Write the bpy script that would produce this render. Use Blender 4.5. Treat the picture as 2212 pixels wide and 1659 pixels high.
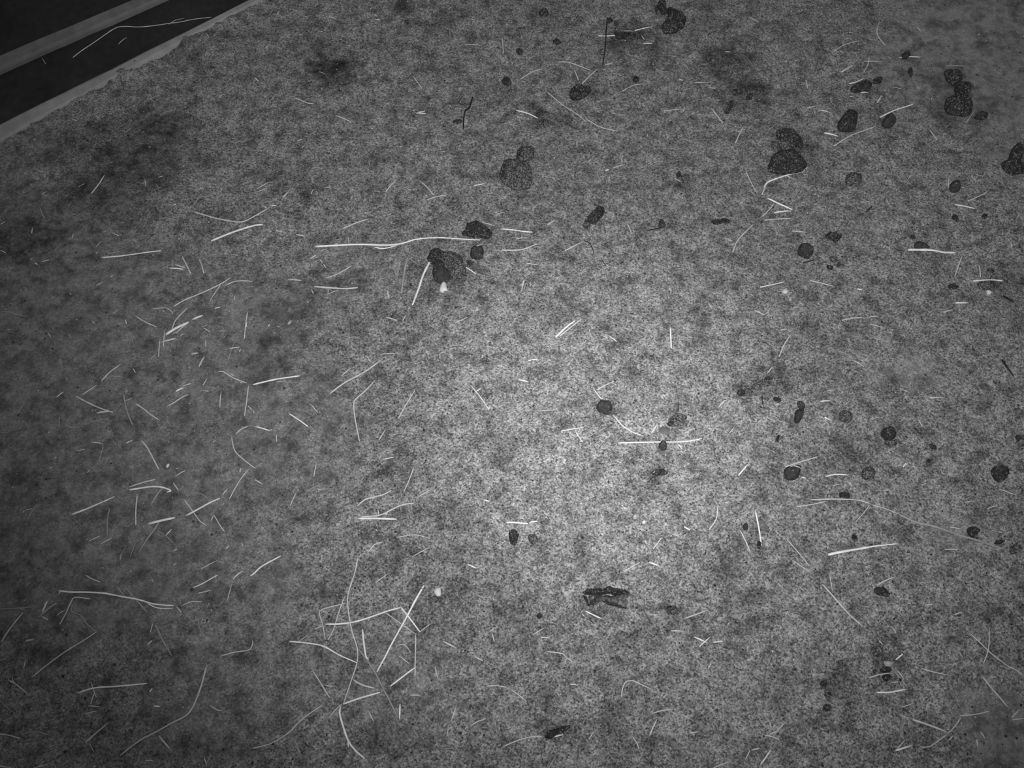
import bpy, math, random
import numpy as np

# ------------------------------------------------------------------ start clean
for o in list(bpy.data.objects):
    bpy.data.objects.remove(o, do_unlink=True)
scn = bpy.context.scene
C = scn.collection
R = math.radians

# ------------------------------------------------------------------ camera, world, lamps, exposure
cam_data = bpy.data.cameras.new('camera')
cam = bpy.data.objects.new('camera', cam_data)
C.objects.link(cam)
cam.location = (0, 0, 1.5)
cam.rotation_euler = (R(28), 0, 0)
cam_data.sensor_fit = 'HORIZONTAL'
cam_data.angle = R(57)
cam_data.clip_start = 0.01
scn.camera = cam

world = bpy.data.worlds.new('night_sky')
scn.world = world
world.use_nodes = True
world.node_tree.nodes['Background'].inputs[0].default_value = (1, 1, 1, 1)
world.node_tree.nodes['Background'].inputs[1].default_value = 0.175

def spot(name, loc, target, energy, cone, blend, radius):
    l = bpy.data.lights.new(name, 'SPOT')
    l.energy = energy; l.spot_size = R(cone); l.spot_blend = blend; l.shadow_soft_size = radius
    o = bpy.data.objects.new(name, l)
    C.objects.link(o)
    o.location = loc
    d = [t - a for t, a in zip(target, loc)]
    import mathutils
    o.rotation_euler = mathutils.Vector(d).to_track_quat('-Z', 'Y').to_euler()
    return o
# the infra-red lamps that sit around the security camera's lens
spot('infrared_flood', (0.05, 0.0, 1.47), (0.190,1.169,0), 126, 85, 1.0, 0.03)
spot('infrared_hot_spot', (0.05, 0.0, 1.47), (0.155,0.746,0), 88, 27, 1.0, 0.02)

scn.view_settings.view_transform = 'Standard'
scn.view_settings.look = 'None'
scn.view_settings.exposure = 0.0
scn.view_settings.gamma = 1.0
scn.view_settings.use_curve_mapping = False

# ------------------------------------------------------------------ helpers
def tag(o, label=None, cat=None, group=None, kind=None):
    if label: o['label'] = label
    if cat: o['category'] = cat
    if group: o['group'] = group
    if kind: o['kind'] = kind
    return o

def mesh_object(name, verts, faces, mats, parent=None, smooth=True, mat_index=None, loc=(0, 0, 0)):
    me = bpy.data.meshes.new(name)
    me.from_pydata([tuple(v) for v in verts], [], [tuple(f) for f in faces])
    for m in (mats if isinstance(mats, (list, tuple)) else [mats]):
        me.materials.append(m)
    if mat_index is not None:
        me.polygons.foreach_set('material_index', np.asarray(mat_index, dtype=np.int32))
    if smooth:
        me.polygons.foreach_set('use_smooth', np.ones(len(me.polygons), dtype=bool))
    me.update()
    o = bpy.data.objects.new(name, me)
    C.objects.link(o)
    o.location = loc
    if parent: o.parent = parent
    return o

_lat = np.random.RandomState(11).rand(256, 256)
def vnoise(x, y, scale):
    x = np.asarray(x, float) * scale; y = np.asarray(y, float) * scale
    xi = np.floor(x).astype(int); yi = np.floor(y).astype(int)
    fx = x - xi; fy = y - yi
    fx = fx * fx * (3 - 2 * fx); fy = fy * fy * (3 - 2 * fy)
    a = _lat[xi % 256, yi % 256]; b = _lat[(xi + 1) % 256, yi % 256]
    c = _lat[xi % 256, (yi + 1) % 256]; d = _lat[(xi + 1) % 256, (yi + 1) % 256]
    return (a * (1 - fx) + b * fx) * (1 - fy) + (c * (1 - fx) + d * fx) * fy

def relief(x, y):
    """height of the trodden sand, metres"""
    return 0.007 * (vnoise(x, y, 9) - .5) + 0.0035 * (vnoise(x + 5, y, 27) - .5)

# ------------------------------------------------------------------ materials (the place is seen in infra-red: all greys)
class NT:
    def __init__(self, name):
        self.m = bpy.data.materials.new(name); self.m.use_nodes = True
        self.t = self.m.node_tree; self.n = self.t.nodes
        self.b = self.n['Principled BSDF']
        self.b.inputs['Specular IOR Level'].default_value = 0.15
    def node(self, kind, **kw):
        n = self.n.new(kind)
        for k, v in kw.items(): setattr(n, k, v)
        return n
    def link(self, a, b): self.t.links.new(a, b)
    def val(self, n, i, v):
        if hasattr(v, 'is_linked'): self.link(v, n.inputs[i])
        else: n.inputs[i].default_value = v
    def math(self, op, a, b=0.0, c=0.0):
        n = self.node('ShaderNodeMath', operation=op)
        self.val(n, 0, a); self.val(n, 1, b); self.val(n, 2, c)
        return n.outputs[0]
    def noise(self, co, scale, detail=2.0, rough=.5):
        n = self.node('ShaderNodeTexNoise')
        self.link(co, n.inputs['Vector']); n.inputs['Scale'].default_value = scale
        n.inputs['Detail'].default_value = detail; n.inputs['Roughness'].default_value = rough
        return n.outputs['Fac']
    def cells(self, co, scale):
        n = self.node('ShaderNodeTexVoronoi')
        self.link(co, n.inputs['Vector']); n.inputs['Scale'].default_value = scale
        s = self.node('ShaderNodeSeparateColor'); self.link(n.outputs['Color'], s.inputs[0])
        return s.outputs[0], n.outputs['Distance']
    def ramp(self, v, lo, hi, a, b):
        n = self.node('ShaderNodeMapRange')
        self.val(n, 0, v)
        for i, x in zip((1, 2, 3, 4), (lo, hi, a, b)): n.inputs[i].default_value = x
        return n.outputs[0]
    def attr(self, name):
        n = self.node('ShaderNodeAttribute'); n.attribute_name = name
        return n.outputs['Fac']
    def co(self): return self.node('ShaderNodeTexCoord').outputs['Object']
    def grey(self, v):
        n = self.node('ShaderNodeCombineColor')
        for i in range(3): self.val(n, i, v)
        self.link(n.outputs[0], self.b.inputs['Base Color'])
    def bump(self, h, strength, dist=.002):
        n = self.node('ShaderNodeBump'); n.inputs['Strength'].default_value = strength
        n.inputs['Distance'].default_value = dist
        self.link(h, n.inputs['Height']); self.link(n.outputs[0], self.b.inputs['Normal'])
    def done(self, rough=.9):
        self.b.inputs['Roughness'].default_value = rough
        return self.m

def sand_material():
    t = NT('gritty_sand'); co = t.co()
    c1, d1 = t.cells(co, 390)
    n0 = t.noise(co, 215, 2, .6)
    n1 = t.noise(co, 450, 2)
    n2 = t.noise(co, 75, 3, .6)
    n3 = t.noise(co, 13, 3)
    n4 = t.noise(co, 30, 5, .68)
    g = t.math('ADD', t.math('MULTIPLY', c1, .38), t.math('MULTIPLY', t.ramp(n0, .25, .75, 0, 1), .26))
    g = t.math('ADD', g, t.math('MULTIPLY', t.ramp(n1, .25, .75, 0, 1), .36))        # mean about .5
    grain = t.math('POWER', t.ramp(g, .18, .82, .27, 1.68), 1.3)
    soil, stain, smooth = t.attr('soil'), t.attr('stain'), t.attr('smooth')
    calm = t.math('MINIMUM', t.math('ADD', t.math('MULTIPLY', soil, .66), t.math('MULTIPLY', smooth, .85)), .85)
    grain = t.math('ADD', t.math('MULTIPLY', grain, t.math('SUBTRACT', 1.0, calm)), calm)
    patch = t.math('MULTIPLY', t.ramp(n2, .3, .7, .80, 1.2), t.ramp(n3, .3, .7, .88, 1.12))
    patch = t.math('MULTIPLY', patch, t.ramp(n4, .34, .56, .46, 1.12))
    dark = t.math('MULTIPLY', t.math('SUBTRACT', 1.0, t.math('MULTIPLY', soil, .17)),
                  t.math('SUBTRACT', 1.0, t.math('MULTIPLY', stain, t.ramp(n2, .3, .7, 1.1, .75))))
    v = t.math('MULTIPLY', t.math('MULTIPLY', grain, patch), dark)
    t.grey(t.math('MULTIPLY', v, .200))
    t.bump(t.math('SUBTRACT', g, t.math('MULTIPLY', d1, .3)), .9, .0022)
    return t.done(.95)

def straw_material(name, albedo):
    t = NT(name); co = t.co()
    mp = t.node('ShaderNodeMapping'); t.link(co, mp.inputs[0]); mp.inputs['Scale'].default_value = (1, 1, 1)
    n = t.noise(mp.outputs[0], 90, 3)
    m = t.noise(co, 700, 2)
    v = t.math('MULTIPLY', t.ramp(n, .3, .7, .82, 1.08), t.ramp(m, .3, .7, .92, 1.05))
    t.grey(t.math('MULTIPLY', v, albedo))
    t.bump(m, .15, .0005)
    t.b.inputs['Specular IOR Level'].default_value = .4
    return t.done(.45)

def dung_material(name, lo, hi, sandy, scale=1.0, fluted=False):
    t = NT(name); co = t.co()
    c1, d1 = t.cells(co, 620 * scale)
    n1 = t.noise(co, 210 * scale, 4, .7)
    n2 = t.noise(co, 55, 2)
    base = t.ramp(n1, .3, .72, lo, hi)
    if fluted:
        w = t.node('ShaderNodeTexWave'); w.wave_type = 'BANDS'; w.bands_direction = 'X'
        t.link(co, w.inputs['Vector']); w.inputs['Scale'].default_value = 75; w.inputs['Distortion'].default_value = 9; w.inputs['Detail Scale'].default_value = 3
        base = t.math('MULTIPLY', base, t.ramp(w.outputs['Fac'], .3, .95, .75, 1.9))
    grit = t.math('GREATER_THAN', t.math('ADD', c1, t.math('MULTIPLY', n2, .5)), 1.27 - sandy)
    v = t.math('ADD', base, t.math('MULTIPLY', grit, t.math('MULTIPLY', c1, .17)))
    t.grey(v)
    t.bump(t.math('ADD', n1, t.math('MULTIPLY', c1, .3)), .8, .003)
    return t.done(.85)

def plain_material(name, albedo, scale=120, vary=.25, rough=.85, bump=.2):
    t = NT(name); co = t.co()
    n = t.noise(co, scale, 4, .6); n2 = t.noise(co, scale * .12, 2)
    v = t.math('MULTIPLY', t.ramp(n, .3, .7, 1 - vary, 1 + vary), t.ramp(n2, .3, .7, 1 - vary, 1 + vary))
    t.grey(t.math('MULTIPLY', v, albedo))
    t.bump(n, bump, .002)
    return t.done(rough)

M_sand = sand_material()
STRAW = {'b': straw_material('straw_bleached', .78), 'n': straw_material('straw_pale', .54),
         'd': straw_material('straw_weathered', .29), 'f': straw_material('straw_dusty', .30)}
DUNG = {'dark': dung_material('dung_dark', .005, .066, .13), 'sandy': dung_material('dung_sand_coated', .005, .100, .37),
        'smooth': dung_material('dung_smooth', .022, .070, .05, .7), 'fluted': dung_material('dung_fluted', .014, .050, .08, 1, True),
        'ring': dung_material('dung_hollow', .02, .11, .25), 'bark': plain_material('bark_inner', .080, 260, .9),
        'leaf': plain_material('leaf_dry', .095, 90, .2), 'pale': plain_material('stone_pale', .36, 200, .15), 'white': plain_material('stone_white', .58, 200, .1)}
M_twig = plain_material('twig_dark', .022, 250, .4)
M_kerb = plain_material('concrete_worn', .27, 38, .16, .9, .3)
M_kerb2 = plain_material('concrete_dusty', .165, 30, .18, .9, .3)
M_floor = plain_material('rubber_dark', .026, 60, .22, .8, .3)
GRIT = [plain_material('grit_dark', .035), plain_material('grit_grey', .13), plain_material('grit_light', .34)]

# ------------------------------------------------------------------ the setting: sand, kerb, dark floor behind it
SOIL = [(-0.868,0.778,0.249,0.404,-0.00,1.00),
 (-0.701,0.534,0.255,0.257,-0.00,1.00),
 (-0.679,0.259,0.270,0.182,-0.00,0.35),
 (-0.480,0.259,0.135,0.138,-0.00,0.60),
 (-0.382,0.732,0.106,0.201,-0.00,0.60),
 (-0.184,0.293,0.093,0.091,-0.00,0.40),
 (-0.310,1.071,0.081,0.066,-0.00,0.30),
 (-0.656,0.845,0.186,0.177,-0.00,0.85),
 (-0.671,1.028,0.133,0.130,-0.00,0.50),
 (-0.960,1.161,0.110,0.129,-0.00,0.80),
 (-0.846,1.231,0.103,0.109,-0.00,0.50),
 (-0.498,0.864,0.127,0.168,-0.00,0.85),
 (-0.441,0.687,0.097,0.143,-0.00,0.90),
 (-0.455,0.440,0.098,0.124,-0.00,0.60),
 (-0.354,0.272,0.064,0.104,-0.00,0.45),
 (-0.324,0.643,0.064,0.122,-0.00,0.25),
 (-0.391,0.986,0.097,0.074,-0.00,0.30),
 (-0.754,1.340,0.077,0.102,-0.00,0.35),
 (-0.984,1.340,0.105,0.064,0.44,0.45)]
STAIN = [(0.924,1.427,0.029,0.032,-0.00,0.50),
 (0.784,1.489,0.026,0.025,-0.00,0.35),
 (0.335,1.281,0.025,0.017,-0.00,0.30),
 (0.800,1.442,0.039,0.032,-0.00,0.20),
 (0.375,0.924,0.026,0.014,-0.00,0.25),
 (0.438,1.028,0.023,0.019,-0.00,0.20),
 (0.324,0.934,0.026,0.014,-0.00,0.20),
 (0.118,0.732,0.049,0.024,-0.00,0.20),
 (0.474,0.643,0.032,0.019,-0.00,0.20),
 (-0.513,1.254,0.038,0.036,-0.00,0.30),
 (-0.574,1.161,0.028,0.042,-0.00,0.30),
 (-0.699,1.416,0.025,0.045,-0.00,0.35),
 (-0.935,1.378,0.039,0.034,-0.00,0.40),
 (-0.314,1.353,0.038,0.025,-0.00,0.20),
 (-0.092,1.340,0.038,0.030,-0.00,0.20),
 (-0.190,1.606,0.041,0.037,-0.00,0.30),
 (0.232,0.379,0.015,0.009,-0.00,0.20),
 (0.330,0.478,0.020,0.032,-0.00,0.20),
 (0.056,0.478,0.030,0.016,-0.00,0.20),
 (-0.004,0.372,0.029,0.018,-0.00,0.20),
 (-0.421,1.571,0.049,0.056,-0.17,0.75),
 (-0.429,1.656,0.026,0.044,-0.00,0.40),
 (-0.243,1.752,0.032,0.057,-0.00,0.55),
 (-0.127,1.729,0.047,0.045,-0.00,0.35),
 (-0.763,1.340,0.101,0.114,0.35,0.50),
 (-0.738,1.303,0.048,0.062,-0.00,0.30),
 (-0.837,1.254,0.066,0.086,-0.00,0.50),
 (-0.788,1.195,0.083,0.036,-0.00,0.40),
 (-0.954,1.138,0.055,0.081,-0.00,0.50),
 (-0.875,1.416,0.029,0.053,-0.00,0.50),
 (-0.424,1.216,0.024,0.024,-0.00,0.50),
 (-0.693,1.627,0.018,0.038,-0.00,0.45),
 (0.477,1.592,0.033,0.071,-0.35,0.60),
 (0.450,1.782,0.027,0.038,-0.00,0.35),
 (0.495,1.523,0.040,0.038,-0.17,0.50),
 (0.338,1.634,0.031,0.036,-0.00,0.35),
 (0.473,1.462,0.030,0.027,0.52,0.40),
 (0.604,1.663,0.029,0.029,-0.00,0.40),
 (0.263,1.670,0.052,0.038,-0.00,0.45),
 (0.072,1.423,0.035,0.021,-0.00,0.45),
 (0.149,1.509,0.035,0.034,-0.00,0.30),
 (-0.199,0.624,0.029,0.019,-0.00,0.50),
 (-0.186,0.906,0.027,0.014,-0.00,0.50),
 (-0.199,0.482,0.046,0.016,0.17,0.45),
 (-0.093,0.526,0.035,0.016,-0.00,0.40),
 (-0.109,0.409,0.045,0.038,-0.00,0.25),
 (0.294,0.728,0.029,0.024,-0.00,0.40),
 (0.241,0.622,0.036,0.026,-0.00,0.35),
 (0.429,0.797,0.058,0.033,0.44,0.40),
 (0.599,0.674,0.040,0.036,-0.00,0.30),
 (0.570,1.340,0.053,0.076,-0.00,0.35),
 (0.963,1.489,0.070,0.096,-0.00,0.40),
 (0.258,0.387,0.030,0.021,-0.00,0.40),
 (0.576,0.325,0.020,0.019,-0.00,0.40),
 (0.573,0.293,0.032,0.021,-0.00,0.45),
 (0.481,0.255,0.020,0.035,-0.00,0.45),
 (0.066,0.203,0.042,0.015,0.17,0.40),
 (0.399,0.357,0.037,0.015,-0.00,0.35),
 (0.627,0.365,0.051,0.012,-0.09,0.40),
 (0.754,0.372,0.044,0.017,-0.00,0.35),
 (0.398,0.409,0.022,0.030,-0.00,0.30),
 (0.369,0.486,0.046,0.032,-0.00,0.30),
 (0.120,1.071,0.027,0.044,-0.00,0.25),
 (-0.121,1.039,0.053,0.048,-0.00,0.30),
 (0.192,0.329,0.036,0.022,-0.00,0.30),
 (0.157,0.211,0.028,0.020,-0.00,0.30),
 (0.183,0.185,0.042,0.013,-0.00,0.30),
 (-0.173,0.225,0.049,0.027,-0.00,0.30),
 (0.010,0.329,0.044,0.021,-0.00,0.20),
 (0.929,1.039,0.053,0.055,-0.00,0.30),
 (0.842,1.007,0.026,0.013,-0.00,0.30),
 (0.736,0.674,0.021,0.013,-0.00,0.35),
 (-0.013,0.723,0.057,0.036,-0.00,0.25),
 (0.175,0.904,0.034,0.030,-0.00,0.20),
 (0.188,0.826,0.050,0.029,-0.00,0.15),
 (0.565,0.924,0.035,0.018,0.70,0.25),
 (0.944,1.564,0.040,0.057,-0.00,0.20),
 (0.099,1.759,0.037,0.038,-0.00,0.30),
 (0.852,1.663,0.010,0.015,-0.00,0.30),
 (-0.367,1.007,0.071,0.037,-0.00,0.30),
 (-0.425,0.826,0.050,0.048,-0.00,0.40),
 (-0.420,0.924,0.052,0.061,-0.00,0.35),
 (0.064,0.934,0.052,0.041,-0.00,0.15),
 (0.109,0.986,0.044,0.021,-0.52,0.20)]
SMOOTH = [(1.045,1.606,0.184,0.247,-0.00,1.00),
 (0.866,1.578,0.071,0.156,-0.00,0.70),
 (1.030,1.340,0.067,0.077,-0.00,0.50),
 (0.718,0.826,0.076,0.034,-0.00,0.50),
 (0.755,0.510,0.054,0.049,-0.00,0.40),
 (0.739,0.192,0.062,0.054,-0.00,0.80)]
KERB_NEAR = [(-1.0665,1.3627),(-0.5702,1.7945)]      # two points on the foot of the kerb's sand side
KERB_FAR = [(-1.0764,1.4166),(-0.6099,1.7880)]
STRIP_NEAR = [(-1.1206,1.5750),(-0.8101,1.7976)]
STRIP_FAR = [(-1.1321,1.6201),(-0.8707,1.7976)]

def side(p, x, y):
    """signed distance of (x, y) beyond the line p; positive on the floor's side"""
    (ax, ay), (bx, by) = p
    L = math.hypot(bx - ax, by - ay)
    return ((bx - ax) * (y - ay) - (by - ay) * (x - ax)) / L

def blobs(rows, x, y, soft):
    out = np.zeros_like(x)
    for cx, cy, rx, ry, rot, k in rows:
        c, s = math.cos(rot), math.sin(rot)
        u = ((x - cx) * c + (y - cy) * s) / rx
        v = (-(x - cx) * s + (y - cy) * c) / ry
        q = np.sqrt(u * u + v * v)
        f = np.clip((1 + soft - q) / (2 * soft), 0, 1)
        out = np.maximum(out, k * f * f * (3 - 2 * f))
    return out

def build_ground():
    st = 0.006
    xs = np.arange(-1.62, 1.62, st); ys = np.arange(-0.42, 2.45, st)
    X, Y = np.meshgrid(xs, ys)
    X = X.ravel(); Y = Y.ravel()
    Z = relief(X, Y) + 0.0022 * (vnoise(X, Y + 3, 80) - .5) + 0.0016 * (vnoise(X + 9, Y, 160) - .5)
    k = side(KERB_NEAR, X, Y)
    dr = np.clip(1 + k / .05, 0, 1) ** 2
    Z = Z + dr * .014 * np.clip(.75 * vnoise(X, Y, 18) + .45 * vnoise(X + 3, Y, 60) - .30, 0, 1)   # sand drifted against the kerb
    Z = np.where(k > 0.020, -0.06, Z)
    nx, ny = len(xs), len(ys)
    idx = np.arange(nx * ny).reshape(ny, nx)
    F = np.stack([idx[:-1, :-1], idx[:-1, 1:], idx[1:, 1:], idx[1:, :-1]], -1).reshape(-1, 4)
    me = bpy.data.meshes.new('ground')
    me.vertices.add(len(X)); me.vertices.foreach_set('co', np.stack([X, Y, Z], -1).ravel())
    me.loops.add(F.size); me.loops.foreach_set('vertex_index', F.ravel().astype(np.int32))
    me.polygons.add(len(F)); me.polygons.foreach_set('loop_start', np.arange(0, F.size, 4, dtype=np.int32))
    me.polygons.foreach_set('loop_total', np.full(len(F), 4, dtype=np.int32))
    me.polygons.foreach_set('use_smooth', np.ones(len(F), dtype=bool))
    me.update(calc_edges=True)
    wx = X + .07 * (vnoise(X, Y, 7) - .5) + .045 * (vnoise(X + 2, Y, 26) - .5) + .02 * (vnoise(X, Y + 2, 70) - .5)
    wy = Y + .07 * (vnoise(X + 7, Y + 4, 7) - .5) + .045 * (vnoise(X + 3, Y + 1, 26) - .5) + .02 * (vnoise(X + 1, Y + 5, 70) - .5)
    rag = .45 + 1.1 * (.55 * vnoise(X, Y, 45) + .45 * vnoise(X + 4, Y, 110))
    for nm, rows, soft in (('soil', SOIL, .45), ('stain', STAIN, .55), ('smooth', SMOOTH, .4)):
        a = me.attributes.new(nm, 'FLOAT', 'POINT')
        a.data.foreach_set('value', np.clip(blobs(rows, wx, wy, soft) * (rag if nm != 'smooth' else 1), 0, 1).astype(np.float32))
    me.materials.append(M_sand)
    o = bpy.data.objects.new('ground', me); C.objects.link(o)
    return tag(o, 'trodden gritty sand with dark damp patches', None, None, 'structure')
GROUND = build_ground()

def strip(name, near, far, z0, z1, bev, m, label):
    """a long low edging strip between two ground lines, its top edges rounded"""
    n = np.array(near, float); f = np.array(far, float)
    def ends(p): return p[0] + (p[0] - p[1]) * 1.6, p[1] + (p[1] - p[0]) * 1.6
    n0, n1 = ends(n); f0, f1 = ends(f)
    verts, faces = [], []
    K = 60
    prof = [(0, z0), (0, z1 - bev), (.25 * bev, z1 - .35 * bev), (bev, z1)]
    for i in range(K + 1):
        a = n0 + (n1 - n0) * i / K; b = f0 + (f1 - f0) * i / K
        d = (b - a) / np.linalg.norm(b - a); wd = np.linalg.norm(b - a)
        wob = .0035 * (vnoise(a[0], a[1], 14) - .5)
        for s, z in prof: verts.append((*(a + d * (s + wob)), z))
        for s, z in reversed(prof): verts.append((*(a + d * (wd - s + wob)), z))
    m8 = len(prof) * 2
    for i in range(K):
        for j in range(m8):
            q = (j + 1) % m8
            faces.append((i * m8 + j, (i + 1) * m8 + j, (i + 1) * m8 + q, i * m8 + q))
    faces += [tuple(range(m8)), tuple(K * m8 + j for j in reversed(range(m8)))]
    o = mesh_object(name, verts, faces, m, smooth=False)
    return tag(o, label, None, None, 'structure')
strip('trim_1', KERB_NEAR, KERB_FAR, -.05, 0.008, .009, M_kerb, 'pale worn concrete kerb between the sand and the dark floor')
strip('trim_2', STRIP_NEAR, STRIP_FAR, -.03, .004, .006, M_kerb2, 'dull pale strip across the dark floor beyond the kerb')

def build_floor():
    n = np.array(KERB_NEAR, float); d = (n[1] - n[0]); p = np.array([-d[1], d[0]]) / np.linalg.norm(d)
    a, b = n[0] - d * 1.6 + p * .014, n[1] + d * 1.6 + p * .014
    verts, faces = [], []
    NX, NY = 80, 50
    for j in range(NY + 1):
        for i in range(NX + 1):
            q = a + (b - a) * i / NX + p * 1.1 * j / NY
            verts.append((q[0], q[1], -.010 + .002 * (float(vnoise(q[0], q[1], 20)) - .5)))
    for j in range(NY):
        for i in range(NX):
            k = j * (NX + 1) + i
            faces.append((k, k + 1, k + NX + 2, k + NX + 1))
    tag(mesh_object('floor', verts, faces, M_floor), 'dark matted floor behind the pale kerb', None, None, 'structure')
build_floor()

FLOOR_Z, KERB_Z = -.010, 0.008
def surface(x, y):
    k = float(side(KERB_NEAR, x, y))
    if k < 0: return float(relief(x, y))
    return KERB_Z if float(side(KERB_FAR, x, y)) < 0 else (.004 if side(STRIP_NEAR, x, y) > 0 > side(STRIP_FAR, x, y) else FLOOR_Z)

# ------------------------------------------------------------------ straw
def smooth_line(P, step=.006):
    P = [np.array(p, float) for p in P]
    if len(P) == 2:
        n = max(3, int(np.linalg.norm(P[1] - P[0]) / .012) + 1)
        return [P[0] + (P[1] - P[0]) * i / n for i in range(n + 1)]
    Q = [2 * P[0] - P[1]] + P + [2 * P[-1] - P[-2]]
    out = []
    for i in range(1, len(Q) - 2):
        a, b, c, d = Q[i - 1:i + 3]
        n = max(2, int(np.linalg.norm(c - b) / step))
        for k in range(n):
            t = k / n
            out.append(.5 * (2 * b + (c - a) * t + (2 * a - 5 * b + 4 * c - d) * t * t + (3 * b - a - 3 * c + d) * t ** 3))
    out.append(P[-1])
    return out

def straw_mesh(P, w0, w1, rng, lift, origin, flat=.62, sides=6):
    """hollow-looking stalk: a flattened tube with a swollen joint now and then, resting on the sand"""
    L = smooth_line(P)
    n = len(L); verts, faces = [], []
    length = sum(np.linalg.norm(b - a) for a, b in zip(L, L[1:]))
    joints = [rng.uniform(.2, .8)] if length > .08 else []
    if length > .2: joints = [rng.uniform(.15, .4), rng.uniform(.55, .85)]
    hump = rng.uniform(.2, 1.0) * lift if lift < .02 else lift
    roll = rng.uniform(-.5, .5)
    for i, p in enumerate(L):
        t = i / (n - 1)
        d = L[min(i + 1, n - 1)] - L[max(i - 1, 0)]
        d = d / (np.linalg.norm(d) + 1e-9); nrm = np.array([-d[1], d[0]])
        r = .5 * (w0 + (w1 - w0) * t)
        if i in (0, n - 1): r *= .72
        for j in joints: r *= 1 + .28 * math.exp(-((t - j) * length / .004) ** 2)
        z = surface(p[0], p[1]) + r * flat * .9 + hump * math.sin(math.pi * t) ** 1.5
        for k in range(sides):
            a = 2 * math.pi * k / sides + roll
            verts.append((p[0] + nrm[0] * r * math.cos(a) - origin[0], p[1] + nrm[1] * r * math.cos(a) - origin[1], z + flat * r * math.sin(a) - origin[2]))
    for i in range(n - 1):
        for k in range(sides):
            q = (k + 1) % sides
            faces.append((i * sides + k, i * sides + q, (i + 1) * sides + q, (i + 1) * sides + k))
    faces += [tuple(reversed(range(sides))), tuple((n - 1) * sides + k for k in range(sides))]
    return verts, faces

def mm(P): return [(x / 1000, y / 1000) for x, y in P]

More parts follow.
